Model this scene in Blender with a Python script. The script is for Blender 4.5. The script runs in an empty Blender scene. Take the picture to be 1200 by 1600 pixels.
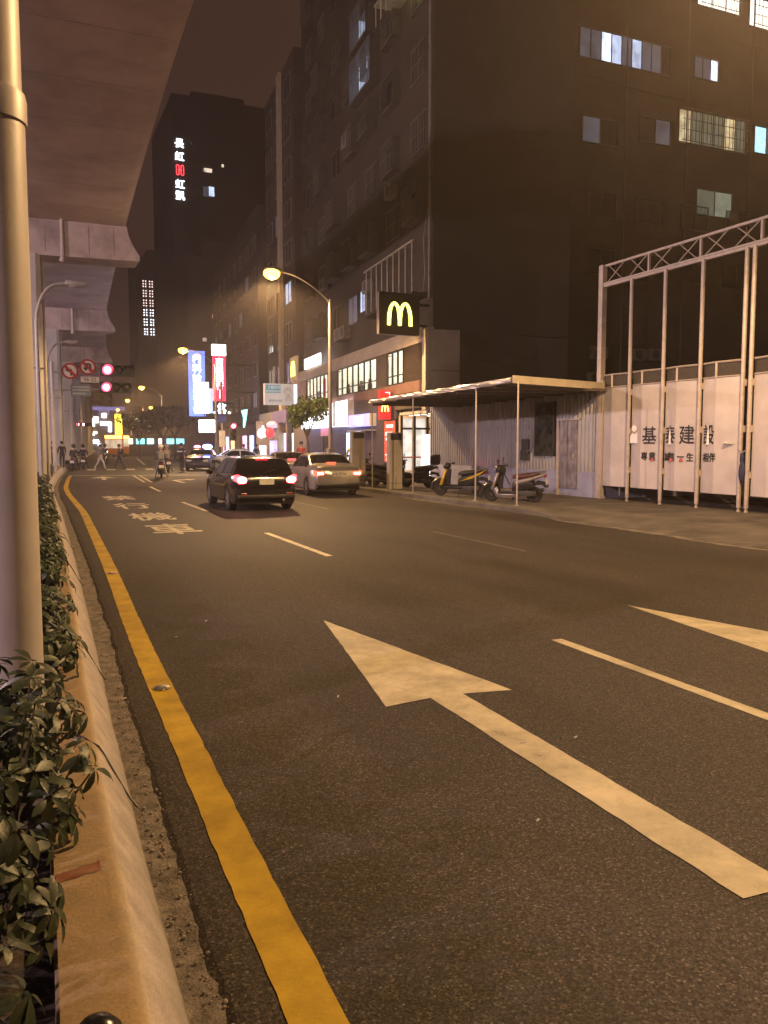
import bpy, bmesh, math, random
from mathutils import Vector, Matrix
R = math.radians
PI = math.pi
random.seed(7)
SC = bpy.context.scene
COL = SC.collection

# ------------------------------------------------------------------ camera
cam_d = bpy.data.cameras.new('camera')
cam_d.sensor_fit = 'VERTICAL'
cam_d.sensor_height = 36.0
cam_d.lens = 36.0 * 1290.0 / 1600.0
cam_d.clip_start = 0.05
cam_d.clip_end = 3000
cam = bpy.data.objects.new('camera', cam_d)
COL.objects.link(cam)
cam.location = (0, 0, 1.8)
cam.rotation_euler = (R(90 - 4.742), 0, R(-23.581))
SC.camera = cam

# ------------------------------------------------------------------ night sky
W = bpy.data.worlds.new('World')
SC.world = W
W.use_nodes = True
nt = W.node_tree
nt.nodes.clear()
wo = nt.nodes.new('ShaderNodeOutputWorld')
bg = nt.nodes.new('ShaderNodeBackground')
bg2 = nt.nodes.new('ShaderNodeBackground')
ad = nt.nodes.new('ShaderNodeAddShader')
sk = nt.nodes.new('ShaderNodeTexSky')
sk.sky_type = 'NISHITA'
sk.sun_disc = False
sk.sun_elevation = R(-8)
sk.sun_rotation = R(200)
nt.links.new(sk.outputs[0], bg2.inputs[0])
bg2.inputs[1].default_value = 0.05
bg.inputs[0].default_value = (1.0, 0.48, 0.34, 1)     # city glow on low cloud
bg.inputs[1].default_value = 0.043
nt.links.new(bg.outputs[0], ad.inputs[0])
nt.links.new(bg2.outputs[0], ad.inputs[1])
nt.links.new(ad.outputs[0], wo.inputs[0])

SC.view_settings.view_transform = 'Standard'
SC.view_settings.look = 'None'
SC.view_settings.gamma = 1.0
SC.view_settings.exposure = 0.0
SC.view_settings.use_curve_mapping = False
SC.cycles.use_denoising = True
SC.cycles.use_adaptive_sampling = True
SC.cycles.adaptive_threshold = 0.035
SC.cycles.max_bounces = 5
SC.cycles.diffuse_bounces = 2
SC.cycles.glossy_bounces = 2
SC.cycles.transmission_bounces = 4
SC.cycles.transparent_max_bounces = 8
SC.cycles.volume_bounces = 0
SC.cycles.sample_clamp_indirect = 4.0
SC.cycles.caustics_reflective = False
SC.cycles.caustics_refractive = False
SODIUM = (1.0, 0.60, 0.25)

# ------------------------------------------------------------------ materials
MATS = {}
def mat(name, col, rough=0.6, metal=0.0, var=0.12, scale=3.0, bump=0.0, bscale=60.0, dark=None, spec=0.5, coat=0.0, trans=0.0, alpha=1.0):
    if name in MATS: return MATS[name]
    m = bpy.data.materials.new(name); m.use_nodes = True
    n = m.node_tree; b = n.nodes['Principled BSDF']
    b.inputs['Roughness'].default_value = rough
    b.inputs['Metallic'].default_value = metal
    b.inputs['Specular IOR Level'].default_value = spec
    b.inputs['Coat Weight'].default_value = coat
    b.inputs['Transmission Weight'].default_value = trans
    b.inputs['Alpha'].default_value = alpha
    tc = n.nodes.new('ShaderNodeTexCoord')
    tx = n.nodes.new('ShaderNodeTexNoise'); tx.inputs['Scale'].default_value = scale
    tx.inputs['Detail'].default_value = 6; tx.inputs['Roughness'].default_value = 0.62
    n.links.new(tc.outputs['Object'], tx.inputs['Vector'])
    rp = n.nodes.new('ShaderNodeValToRGB')
    lo = dark if dark else tuple(c * (1 - 2.2 * var) for c in col)
    hi = tuple(min(1, c * (1 + var)) for c in col)
    rp.color_ramp.elements[0].color = (*[max(0, c) for c in lo], 1); rp.color_ramp.elements[0].position = 0.30
    rp.color_ramp.elements[1].color = (*hi, 1); rp.color_ramp.elements[1].position = 0.66
    n.links.new(tx.outputs['Fac'], rp.inputs[0])
    n.links.new(rp.outputs[0], b.inputs['Base Color'])
    if bump > 0:
        t2 = n.nodes.new('ShaderNodeTexNoise'); t2.inputs['Scale'].default_value = bscale
        t2.inputs['Detail'].default_value = 4
        n.links.new(tc.outputs['Object'], t2.inputs['Vector'])
        bp = n.nodes.new('ShaderNodeBump'); bp.inputs['Strength'].default_value = bump
        bp.inputs['Distance'].default_value = 0.02
        n.links.new(t2.outputs['Fac'], bp.inputs['Height'])
        n.links.new(bp.outputs[0], b.inputs['Normal'])
    MATS[name] = m
    return m

def emit(name, col, strength, var=0.0, scale=2.0):
    if name in MATS: return MATS[name]
    m = bpy.data.materials.new(name); m.use_nodes = True
    n = m.node_tree; b = n.nodes['Principled BSDF']
    b.inputs['Base Color'].default_value = (*[c * 0.5 for c in col], 1)
    b.inputs['Roughness'].default_value = 0.4
    b.inputs['Emission Color'].default_value = (*col, 1)
    b.inputs['Emission Strength'].default_value = strength
    if var > 0:
        tc = n.nodes.new('ShaderNodeTexCoord'); tx = n.nodes.new('ShaderNodeTexNoise')
        tx.inputs['Scale'].default_value = scale; tx.inputs['Detail'].default_value = 3
        n.links.new(tc.outputs['Object'], tx.inputs['Vector'])
        mr = n.nodes.new('ShaderNodeMapRange')
        mr.inputs[1].default_value = 0.3; mr.inputs[2].default_value = 0.7
        mr.inputs[3].default_value = strength * (1 - var); mr.inputs[4].default_value = strength * (1 + var)
        n.links.new(tx.outputs['Fac'], mr.inputs[0])
        n.links.new(mr.outputs[0], b.inputs['Emission Strength'])
    MATS[name] = m
    return m

# ------------------------------------------------------------------ mesh builder
class MB:
    def __init__(s): s.v = []; s.f = []; s.m = []
    def add(s, vs, fs, mi=0, M=None):
        o = len(s.v)
        s.v += [tuple(M @ Vector(p)) if M else tuple(p) for p in vs]
        s.f += [tuple(i + o for i in f) for f in fs]
        s.m += [mi] * len(fs)
        return s
    def box(s, x0, x1, y0, y1, z0, z1, mi=0, M=None):
        vs = [(x0,y0,z0),(x1,y0,z0),(x1,y1,z0),(x0,y1,z0),(x0,y0,z1),(x1,y0,z1),(x1,y1,z1),(x0,y1,z1)]
        return s.add(vs, [(0,3,2,1),(4,5,6,7),(0,1,5,4),(1,2,6,5),(2,3,7,6),(3,0,4,7)], mi, M)
    def cbox(s, c, d, mi=0, M=None):
        return s.box(c[0]-d[0]/2, c[0]+d[0]/2, c[1]-d[1]/2, c[1]+d[1]/2, c[2]-d[2]/2, c[2]+d[2]/2, mi, M)
    def bbox(s, c, d, b=0.02, mi=0, M=None):
        # box with chamfered edges
        hx, hy, hz = d[0]/2, d[1]/2, d[2]/2
        b = min(b, hx*.9, hy*.9, hz*.9)
        bm = bmesh.new(); bmesh.ops.create_cube(bm, size=1)
        for v in bm.verts: v.co = Vector((c[0]+v.co.x*d[0], c[1]+v.co.y*d[1], c[2]+v.co.z*d[2]))
        bmesh.ops.bevel(bm, geom=list(bm.edges), offset=b, segments=2, affect='EDGES', profile=0.6)
        return s.bm(bm, mi, M)
    def bm(s, bm, mi=0, M=None):
        bm.verts.index_update()
        s.add([v.co[:] for v in bm.verts], [tuple(v.index for v in f.verts) for f in bm.faces], mi, M)
        bm.free(); return s
    def tube(s, path, r, n=8, mi=0, cap=True, M=None):
        # path: points; r: radius or list
        P = [Vector(p) for p in path]; k = len(P)
        rs = r if isinstance(r, (list, tuple)) else [r]*k
        vs = []; prev = None
        for i in range(k):
            t = (P[min(i+1,k-1)] - P[max(i-1,0)]).normalized()
            if prev is None:
                a = Vector((0,0,1)) if abs(t.z) < 0.9 else Vector((1,0,0))
                u = t.cross(a).normalized()
            else:
                u = (prev - t*prev.dot(t)).normalized()
            prev = u; w = t.cross(u)
            for j in range(n):
                a = 2*PI*j/n
                vs.append(P[i] + (u*math.cos(a) + w*math.sin(a))*rs[i])
        fs = []
        for i in range(k-1):
            for j in range(n):
                fs.append((i*n+j, i*n+(j+1)%n, (i+1)*n+(j+1)%n, (i+1)*n+j))
        if cap:
            fs.append(tuple(range(n-1,-1,-1))); fs.append(tuple((k-1)*n+j for j in range(n)))
        return s.add(vs, fs, mi, M)
    def lathe(s, prof, n=16, mi=0, M=None):
        # prof: (r,z) list, revolved about Z
        vs = []; fs = []
        for r, z in prof:
            for j in range(n):
                a = 2*PI*j/n; vs.append((r*math.cos(a), r*math.sin(a), z))
        for i in range(len(prof)-1):
            for j in range(n):
                fs.append((i*n+j, i*n+(j+1)%n, (i+1)*n+(j+1)%n, (i+1)*n+j))
        fs.append(tuple(range(n-1,-1,-1))); k = len(prof)-1
        fs.append(tuple(k*n+j for j in range(n)))
        return s.add(vs, fs, mi, M)
    def prism(s, poly, a0, a1, axis='x', mi=0, M=None):
        # poly: 2D list; axis x -> poly=(y,z), y -> poly=(x,z), z -> poly=(x,y)
        def P(p, a):
            return (a,p[0],p[1]) if axis=='x' else ((p[0],a,p[1]) if axis=='y' else (p[0],p[1],a))
        n = len(poly)
        vs = [P(p,a0) for p in poly] + [P(p,a1) for p in poly]
        fs = [tuple(range(n-1,-1,-1)), tuple(range(n,2*n))]
        for i in range(n): fs.append((i,(i+1)%n,n+(i+1)%n,n+i))
        return s.add(vs, fs, mi, M)
    def ball(s, c, r, seg=12, ring=8, mi=0, M=None):
        rx,ry,rz = r if isinstance(r,(tuple,list)) else (r,r,r)
        vs=[(c[0],c[1],c[2]-rz)]; fs=[]
        for i in range(1,ring):
            t=PI*i/ring
            for j in range(seg):
                a=2*PI*j/seg
                vs.append((c[0]+rx*math.sin(t)*math.cos(a), c[1]+ry*math.sin(t)*math.sin(a), c[2]-rz*math.cos(t)))
        vs.append((c[0],c[1],c[2]+rz)); L=len(vs)-1
        for j in range(seg): fs.append((0,1+(j+1)%seg,1+j)); fs.append((L,L-seg+j,L-seg+(j+1)%seg))
        for i in range(ring-2):
            for j in range(seg):
                a=1+i*seg; fs.append((a+j,a+(j+1)%seg,a+seg+(j+1)%seg,a+seg+j))
        return s.add(vs,fs,mi,M)
    def mesh(s, name, mats, smooth=False):
        me = bpy.data.meshes.new(name)
        me.from_pydata(s.v, [], s.f)
        if not isinstance(mats,(list,tuple)): mats=[mats]
        for m in mats: me.materials.append(m)
        if len(mats)>1: me.polygons.foreach_set('material_index', s.m)
        bm = bmesh.new(); bm.from_mesh(me); bmesh.ops.recalc_face_normals(bm, faces=bm.faces); bm.to_mesh(me); bm.free()
        if smooth:
            me.polygons.foreach_set('use_smooth',[True]*len(me.polygons))
            try: me.set_sharp_from_angle(angle=R(35))
            except Exception: pass
        me.update(); return me
    def build(s, name, mats, parent=None, smooth=False, loc=None, rot=None):
        return place(name, s.mesh(name, mats, smooth), parent, loc, rot)

def place(name, me, parent=None, loc=None, rot=None, scale=None):
    o = bpy.data.objects.new(name, me); COL.objects.link(o)
    if parent is not None: o.parent = parent
    if loc is not None: o.location = loc
    if rot is not None: o.rotation_euler = rot
    if scale is not None: o.scale = scale
    return o
def thing(name, label, cat, loc=(0,0,0), rz=0.0, group=None):
    o = bpy.data.objects.new(name, None); COL.objects.link(o)
    o.empty_display_size = 0.2
    o.location = loc; o.rotation_euler = (0,0,rz)
    return tag(o, label, cat, group)
def tag(o, label, cat, group=None):
    o['label'] = label; o['category'] = cat
    if group: o['group'] = group
    return o
def struct(o): o['kind'] = 'structure'; return o
def stuff(o): o['kind'] = 'stuff'; return o
def copy_tree(o, parent=None):
    c = o.copy(); COL.objects.link(c)
    if parent is not None: c.parent = parent
    for ch in list(o.children): copy_tree(ch, c)
    return c
def dup(o, label, loc, rz=0.0):
    c = copy_tree(o); c['label'] = label; c.location = loc; c.rotation_euler = (0,0,rz); return c

def text_mesh(body, size, mats, extrude=0.0, bold=0.0, spacing=1.0, line=1.0):
    cu = bpy.data.curves.new('text','FONT'); cu.body = body; cu.size = size
    cu.align_x = 'CENTER'; cu.align_y = 'CENTER'; cu.extrude = extrude
    cu.space_character = spacing; cu.space_line = line; cu.resolution_u = 3
    ob = bpy.data.objects.new('text', cu); COL.objects.link(ob)
    dg = bpy.context.evaluated_depsgraph_get()
    me = bpy.data.meshes.new_from_object(ob.evaluated_get(dg))
    bpy.data.objects.remove(ob); bpy.data.curves.remove(cu)
    me.materials.clear(); me.materials.append(mats)
    # recentre on the ink
    if len(me.vertices):
        xs=[v.co.x for v in me.vertices]; ys=[v.co.y for v in me.vertices]
        cx=(min(xs)+max(xs))/2; cy=(min(ys)+max(ys))/2
        for v in me.vertices: v.co.x-=cx; v.co.y-=cy
    if bold > 0:      # thicken strokes with shifted copies, each a hair behind the last
        bm = bmesh.new(); bm.from_mesh(me); base = list(bm.verts)+list(bm.edges)+list(bm.faces)
        for k,(dx,dy) in enumerate(((1,.5),(-1,.5),(.5,-1),(-.5,1))):
            r = bmesh.ops.duplicate(bm, geom=base)
            for e in r['geom']:
                if isinstance(e, bmesh.types.BMVert): e.co += Vector((dx*bold,dy*bold,-(k+1)*.0012))
        bm.to_mesh(me); bm.free()
    return me
FACE_S = (PI/2,0,0)            # lettering that faces the camera end of the street (-Y)
FACE_W = (PI/2,0,-PI/2)        # lettering that faces the road (-X)

def interp(tab, y):
    if y <= tab[0][0]: return tab[0][1]
    for (a,b),(c,d) in zip(tab, tab[1:]):
        if y <= c: return b + (d-b)*(y-a)/(c-a)
    return tab[-1][1]
def smooth_tab(tab, y, w=3.0):
    return sum(interp(tab, y+k*w/3) for k in (-2,-1,0,1,2))/5
def lamp_light(name, loc, power, col, size=0.25, spot=None, parent=None, aim=None):
    d = bpy.data.lights.new(name, 'SPOT' if spot else 'POINT')
    d.energy = power; d.color = col; d.shadow_soft_size = size
    if spot:
        d.spot_size = R(spot); d.spot_blend = 0.3
        # street-lamp optic: throws more light outwards than straight down
        d.use_nodes = True; n = d.node_tree; em = n.nodes['Emission']
        ge = n.nodes.new('ShaderNodeNewGeometry'); sp = n.nodes.new('ShaderNodeSeparateXYZ'); ab = n.nodes.new('ShaderNodeMath'); ab.operation = 'ABSOLUTE'
        rp = n.nodes.new('ShaderNodeFloatCurve') if False else n.nodes.new('ShaderNodeValToRGB')
        e = rp.color_ramp.elements; e[0].position = 0; e[0].color = (.05,.05,.05,1); e[1].position = 1; e[1].color = (.34,.34,.34,1)
        for p_, v_ in ((.08,.15),(.20,.60),(.34,1.0),(.50,.90),(.77,.50)):
            k_ = e.new(p_); k_.color = (v_,v_,v_,1)
        n.links.new(ge.outputs['Incoming'], sp.inputs[0]); n.links.new(sp.outputs['Z'], ab.inputs[0]); n.links.new(ab.outputs[0], rp.inputs[0])
        mu = n.nodes.new('ShaderNodeMath'); mu.operation = 'MULTIPLY'; mu.inputs[1].default_value = 1.6
        n.links.new(rp.outputs[0], mu.inputs[0]); n.links.new(mu.outputs[0], em.inputs['Strength'])
    o = bpy.data.objects.new(name, d); COL.objects.link(o); o.location = loc
    if parent is not None: o.parent = parent
    return o
# ------------------------------------------------------------------ road surface material
def asphalt(name, base=(0.060,0.052,0.046), patch=0.35):
    m = bpy.data.materials.new(name); m.use_nodes = True
    n = m.node_tree; b = n.nodes['Principled BSDF']; L = n.links.new
    tc = n.nodes.new('ShaderNodeTexCoord')
    big = n.nodes.new('ShaderNodeTexNoise'); big.inputs['Scale'].default_value = 0.45; big.inputs['Detail'].default_value = 5
    mp = n.nodes.new('ShaderNodeMapping'); mp.inputs['Scale'].default_value = (1.6, 0.35, 1)
    L(tc.outputs['Object'], mp.inputs[0]); L(mp.outputs[0], big.inputs['Vector'])
    fine = n.nodes.new('ShaderNodeTexNoise'); fine.inputs['Scale'].default_value = 75; fine.inputs['Detail'].default_value = 3
    vor = n.nodes.new('ShaderNodeTexVoronoi'); vor.inputs['Scale'].default_value = 150
    spk = n.nodes.new('ShaderNodeTexVoronoi'); spk.inputs['Scale'].default_value = 28
    for t in (fine, vor, spk): L(tc.outputs['Object'], t.inputs['Vector'])
    r1 = n.nodes.new('ShaderNodeValToRGB')
    r1.color_ramp.elements[0].position = .3; r1.color_ramp.elements[1].position = .72
    r1.color_ramp.elements[0].color = (*[c*(1-patch) for c in base],1)
    r1.color_ramp.elements[1].color = (*[c*(1+patch) for c in base],1)
    L(big.outputs['Fac'], r1.inputs[0])
    r2 = n.nodes.new('ShaderNodeValToRGB')
    r2.color_ramp.elements[0].position = .32; r2.color_ramp.elements[1].position = .74
    r2.color_ramp.elements[0].color = (.72,.72,.72,1); r2.color_ramp.elements[1].color = (1.3,1.28,1.25,1)
    L(fine.outputs['Fac'], r2.inputs[0])
    mx = n.nodes.new('ShaderNodeMix'); mx.data_type='RGBA'; mx.blend_type='MULTIPLY'; mx.inputs[0].default_value = 1
    # crisp stone-by-stone tone
    cel = n.nodes.new('ShaderNodeTexVoronoi'); cel.inputs['Scale'].default_value = 115; L(tc.outputs['Object'], cel.inputs['Vector'])
    cs_ = n.nodes.new('ShaderNodeSeparateColor'); L(cel.outputs['Color'], cs_.inputs[0])
    cr_ = n.nodes.new('ShaderNodeValToRGB'); ce=cr_.color_ramp.elements
    ce[0].position=0; ce[0].color=(.42,.42,.42,1); ce[1].position=1; ce[1].color=(3.0,2.9,2.7,1)
    for p_,v_ in ((.35,.75),(.75,1.15),(.93,1.6)):
        k_=ce.new(p_); k_.color=(v_,v_*.99,v_*.97,1)
    L(cs_.outputs[0], cr_.inputs[0])
    m0 = n.nodes.new('ShaderNodeMix'); m0.data_type='RGBA'; m0.blend_type='MULTIPLY'; m0.inputs[0].default_value = 1
    L(r1.outputs[0], m0.inputs[6]); L(cr_.outputs[0], m0.inputs[7])
    L(m0.outputs[2], mx.inputs[6]); L(r2.outputs[0], mx.inputs[7])
    # sparse pale chips of aggregate
    r3 = n.nodes.new('ShaderNodeValToRGB')
    r3.color_ramp.elements[0].position = .10; r3.color_ramp.elements[1].position = .17
    r3.color_ramp.elements[0].color = (1,1,1,1); r3.color_ramp.elements[1].color = (0,0,0,1)
    L(spk.outputs['Distance'], r3.inputs[0])
    sx_ = n.nodes.new('ShaderNodeSeparateColor'); L(spk.outputs['Color'], sx_.inputs[0])
    gt = n.nodes.new('ShaderNodeMath'); gt.operation='GREATER_THAN'; gt.inputs[1].default_value=.80; L(sx_.outputs[0], gt.inputs[0])
    ml = n.nodes.new('ShaderNodeMath'); ml.operation='MULTIPLY'; L(r3.outputs[0], ml.inputs[0]); L(gt.outputs[0], ml.inputs[1])
    m2 = n.nodes.new('ShaderNodeMix'); m2.data_type='RGBA'; m2.inputs[7].default_value = (.17,.16,.145,1)
    L(ml.outputs[0], m2.inputs[0]); L(mx.outputs[2], m2.inputs[6]); L(m2.outputs[2], b.inputs['Base Color'])
    r4 = n.nodes.new('ShaderNodeMapRange'); r4.inputs[3].default_value = .62; r4.inputs[4].default_value = .82
    L(big.outputs['Fac'], r4.inputs[0]); L(r4.outputs[0], b.inputs['Roughness'])
    b.inputs['Specular IOR Level'].default_value = .2
    bp = n.nodes.new('ShaderNodeBump'); bp.inputs['Strength'].default_value = .5; bp.inputs['Distance'].default_value = .003
    L(vor.outputs['Distance'], bp.inputs['Height']); L(bp.outputs[0], b.inputs['Normal'])
    MATS[name] = m; return m
M_ASPH = asphalt('asphalt')
M_GROUND = asphalt('far_ground', (0.06,0.055,0.05))
def paint(name, col, worn=0.30):
    m = bpy.data.materials.new(name); m.use_nodes = True
    n = m.node_tree; b = n.nodes['Principled BSDF']; L = n.links.new
    tc = n.nodes.new('ShaderNodeTexCoord')
    a = n.nodes.new('ShaderNodeTexNoise'); a.inputs['Scale'].default_value = 5.5; a.inputs['Detail'].default_value = 9; a.inputs['Roughness'].default_value = .68
    f = n.nodes.new('ShaderNodeTexNoise'); f.inputs['Scale'].default_value = 110
    L(tc.outputs['Object'], a.inputs['Vector']); L(tc.outputs['Object'], f.inputs['Vector'])
    ad_ = n.nodes.new('ShaderNodeMath'); ad_.operation='MULTIPLY_ADD'; ad_.inputs[1].default_value=.35
    L(f.outputs['Fac'], ad_.inputs[0]); L(a.outputs['Fac'], ad_.inputs[2])
    r = n.nodes.new('ShaderNodeValToRGB'); e = r.color_ramp.elements
    e[0].position = .30+worn*.36; e[0].color = (.075,.065,.055,1)
    e[1].position = .40+worn*.36; e[1].color = (*[c*.80 for c in col],1)
    k = e.new(.72); k.color = (*col,1)
    L(ad_.outputs[0], r.inputs[0])
    sm = n.nodes.new('ShaderNodeTexNoise'); sm.inputs['Scale'].default_value = 1.7; sm.inputs['Detail'].default_value = 8; sm.inputs['Roughness'].default_value=.7; L(tc.outputs['Object'], sm.inputs['Vector'])
    sr = n.nodes.new('ShaderNodeMapRange'); sr.inputs[1].default_value=.38; sr.inputs[2].default_value=.62; sr.inputs[3].default_value=.66; sr.inputs[4].default_value=1.06; L(sm.outputs['Fac'], sr.inputs[0])
    sv_ = n.nodes.new('ShaderNodeVectorMath'); sv_.operation='SCALE'; L(r.outputs[0], sv_.inputs[0]); L(sr.outputs[0], sv_.inputs['Scale']); L(sv_.outputs[0], b.inputs['Base Color'])
    b.inputs['Roughness'].default_value = .6; b.inputs['Specular IOR Level'].default_value=.3
    bp = n.nodes.new('ShaderNodeBump'); bp.inputs['Strength'].default_value=.3; bp.inputs['Distance'].default_value=.003
    L(f.outputs['Fac'], bp.inputs['Height']); L(bp.outputs[0], b.inputs['Normal'])
    MATS[name]=m; return m
M_WPAINT = paint('road_paint_white', (.60,.53,.35))
M_WWORN = paint('road_paint_worn', (.15,.135,.11), .55)
M_YPAINT = paint('road_paint_yellow', (.60,.40,.03), .12)
M_CONC = mat('concrete', (.36,.34,.32), .85, var=.16, scale=1.3, bump=.25, bscale=40)
M_KFACE = mat('kerb_paint', (.46,.41,.37), .7, var=.12, scale=6, bump=.2, bscale=90)
M_KTOP = mat('kerb_top_concrete', (.36,.24,.11), .8, var=.20, scale=5, bump=.25, bscale=120)
def kerb_mat():
    m=bpy.data.materials.new('kerb_concrete'); m.use_nodes=True; n=m.node_tree; b=n.nodes['Principled BSDF']; L=n.links.new
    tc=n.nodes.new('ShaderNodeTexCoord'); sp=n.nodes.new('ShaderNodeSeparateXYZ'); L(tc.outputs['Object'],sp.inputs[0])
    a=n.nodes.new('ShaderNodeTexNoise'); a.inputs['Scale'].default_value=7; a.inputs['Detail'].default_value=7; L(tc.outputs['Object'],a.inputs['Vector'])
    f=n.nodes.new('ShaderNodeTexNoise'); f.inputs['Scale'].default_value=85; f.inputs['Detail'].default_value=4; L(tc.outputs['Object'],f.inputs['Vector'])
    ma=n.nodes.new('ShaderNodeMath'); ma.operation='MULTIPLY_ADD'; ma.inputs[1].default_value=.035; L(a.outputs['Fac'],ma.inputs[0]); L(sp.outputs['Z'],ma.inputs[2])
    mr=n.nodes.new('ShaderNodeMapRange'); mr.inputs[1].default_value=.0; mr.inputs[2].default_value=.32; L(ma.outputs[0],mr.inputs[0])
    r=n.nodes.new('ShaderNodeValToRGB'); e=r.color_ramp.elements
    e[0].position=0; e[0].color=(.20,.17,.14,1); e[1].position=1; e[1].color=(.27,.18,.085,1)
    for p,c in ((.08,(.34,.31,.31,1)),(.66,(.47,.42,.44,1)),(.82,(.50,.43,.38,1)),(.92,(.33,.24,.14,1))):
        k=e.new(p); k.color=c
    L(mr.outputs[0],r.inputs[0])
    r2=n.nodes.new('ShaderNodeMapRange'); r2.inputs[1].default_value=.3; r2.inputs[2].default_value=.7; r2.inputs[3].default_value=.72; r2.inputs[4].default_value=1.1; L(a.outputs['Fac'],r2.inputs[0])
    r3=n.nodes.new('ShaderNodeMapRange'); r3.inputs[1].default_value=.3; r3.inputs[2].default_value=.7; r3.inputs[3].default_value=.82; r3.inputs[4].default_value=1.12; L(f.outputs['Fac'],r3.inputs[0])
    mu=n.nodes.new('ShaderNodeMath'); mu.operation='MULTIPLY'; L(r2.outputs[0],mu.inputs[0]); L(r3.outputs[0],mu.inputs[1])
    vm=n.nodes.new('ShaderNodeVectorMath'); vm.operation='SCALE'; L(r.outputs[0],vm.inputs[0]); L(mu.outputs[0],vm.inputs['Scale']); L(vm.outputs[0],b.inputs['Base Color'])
    b.inputs['Roughness'].default_value=.85
    bp=n.nodes.new('ShaderNodeBump'); bp.inputs['Strength'].default_value=.35; bp.inputs['Distance'].default_value=.006; L(f.outputs['Fac'],bp.inputs['Height']); L(bp.outputs[0],b.inputs['Normal'])
    return m
M_KERB=kerb_mat()
M_GUTTER = mat('gutter_concrete', (.20,.175,.155), .9, var=.30, scale=11, bump=.6, bscale=80)
M_SOIL = mat('soil', (.045,.034,.024), .95, var=.3, scale=9, bump=1.0, bscale=30)
M_PAVE = mat('pavement_concrete', (.135,.12,.10), .85, var=.26, scale=1.1, bump=.4, bscale=70)
M_RED = mat('red_paint_mark', (.15,.042,.02), .85, var=.2, scale=26, dark=(.22,.13,.06))

def KB(y): return smooth_tab([(-40,.36),(0,.40),(2.5,.43),(4.8,.46),(6.8,.53),(13.2,.70),(24,.92),(30.5,.98),(37,1.15),(48,1.8),(59,2.6),(75,4.05),(120,8.1),(200,15.3),(420,35.1)], y, 2.4)
def YL(y): return smooth_tab([(-40,.71),(2.3,.775),(3.7,.82),(7.8,.92),(11.7,1.08),(23,1.42),(31,1.44),(36,1.55),(46,2.15),(51,2.55)], y, 2.0)
def KR(y): return smooth_tab([(-60,11.75),(28,11.75),(40,12.2),(60,13.6),(75,14.9),(120,19.0),(420,46)], y, 4)

def strip(fn0, fn1, ys, z, jitter=0):
    b = MB()
    for i,y in enumerate(ys):
        b.v += [(fn0(y)+random.uniform(-jitter,jitter), y, z), (fn1(y)+random.uniform(-jitter,jitter), y, z)]
        if i: k=2*i; b.f.append((k-2,k-1,k+1,k)); b.m.append(0)
    return b
def frange(a,b,s):
    out=[]; 
    while a<b-1e-6: out.append(a); a+=s
    out.append(b); return out

# ground out to the horizon
g = MB(); g.add([(-1500,-1500,-.06),(1500,-1500,-.06),(1500,1500,-.06),(-1500,1500,-.06)],[(0,1,2,3)])
struct(g.build('ground', M_GROUND))
# road: asphalt overlay with a ragged edge towards the gutter
ys = frange(-30,1,1.0)[:-1]+frange(1,14,.05)[:-1]+frange(14,60,.5)[:-1]+frange(60,420,6)
rb = MB(); rnd = random.Random(3); wob=0
for i,y in enumerate(ys):
    wob = .86*wob + rnd.uniform(-.007,.007)
    e = KB(y)+.125+min(.04,max(0,y-2)*.006)+wob+rnd.uniform(-.004,.004)
    rb.v += [(e-.035,y,-.022),(e,y,-.006),(e+.06,y,0),(75+y*.09,y,0)]
    if i:
        k=4*i
        for j in range(3): rb.f.append((k-4+j,k-3+j,k+1+j,k+j)); rb.m.append(0)
road = struct(rb.build('road', M_ASPH))
# gutter channel
gy = frange(-30,20,.12)[:-1]+frange(20,61,.6)
gb = MB(); rnd=random.Random(5)
for i,y in enumerate(gy):
    x=KB(y)
    for t in (0,.06,.12,.19): gb.v.append((x-.03+t*1.15, y, -.019+rnd.uniform(-.004,.004)))
    if i:
        k=4*i
        for j in range(3): gb.f.append((k-4+j,k-3+j,k+1+j,k+j)); gb.m.append(0)
struct(gb.build('gutter', M_GUTTER))
# kerb: battered face, rounded arris, flat top
def kerb_run(name, y0, y1, step, fn, sgn=1):
    prof=[(0,-.04),(-.055,.085),(-.152,.236),(-.170,.262),(-.190,.277),(-.215,.284),(-.385,.284),(-.395,.274),(-.398,.10)]
    k=MB(); n=len(prof); ks=frange(y0,y1,step); rnd=random.Random(9)
    for i,y in enumerate(ks):
        w=rnd.uniform(-.003,.003)
        for (dx,z) in prof: k.v.append((fn(y)+dx*sgn+w,y,z))
        if i:
            for j in range(n-1):
                a=(i-1)*n+j; k.f.append((a,a+1,a+n+1,a+n)); k.m.append(0)
    L=(len(ks)-1)*n
    k.f.append(tuple(range(n))); k.m.append(0); k.f.append(tuple(L+j for j in range(n))); k.m.append(0)
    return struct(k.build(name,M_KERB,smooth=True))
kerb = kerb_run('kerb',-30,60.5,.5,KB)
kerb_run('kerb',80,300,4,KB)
# hairline joints in the kerb face, worn red paint band on its top
jn = MB()
for y in frange(10.4,58,2.0):
    x=KB(y); jn.add([(x+.003-.02,y,.0),(x+.003-.02,y+.012,.0),(x-.142,y+.012,.214),(x-.142,y,.214)],[(0,1,2,3)])
jn.build('kerb_joint', mat('joint_dark',(.10,.085,.07),.9), kerb)
rm = MB(); N=12; rnd=random.Random(2)
for i in range(N+1):
    t=i/N; x=KB(3.0)-.380+.150*t; yc=2.99+.04*t
    rm.v += [(x,yc-.034+rnd.uniform(-.007,.007),.2865),(x,yc+.034+rnd.uniform(-.007,.007),.2865)]
    if i: k=2*i; rm.f.append((k-2,k,k+1,k-1)); rm.m.append(0)
rm.build('paint_mark', M_RED, kerb)
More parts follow.
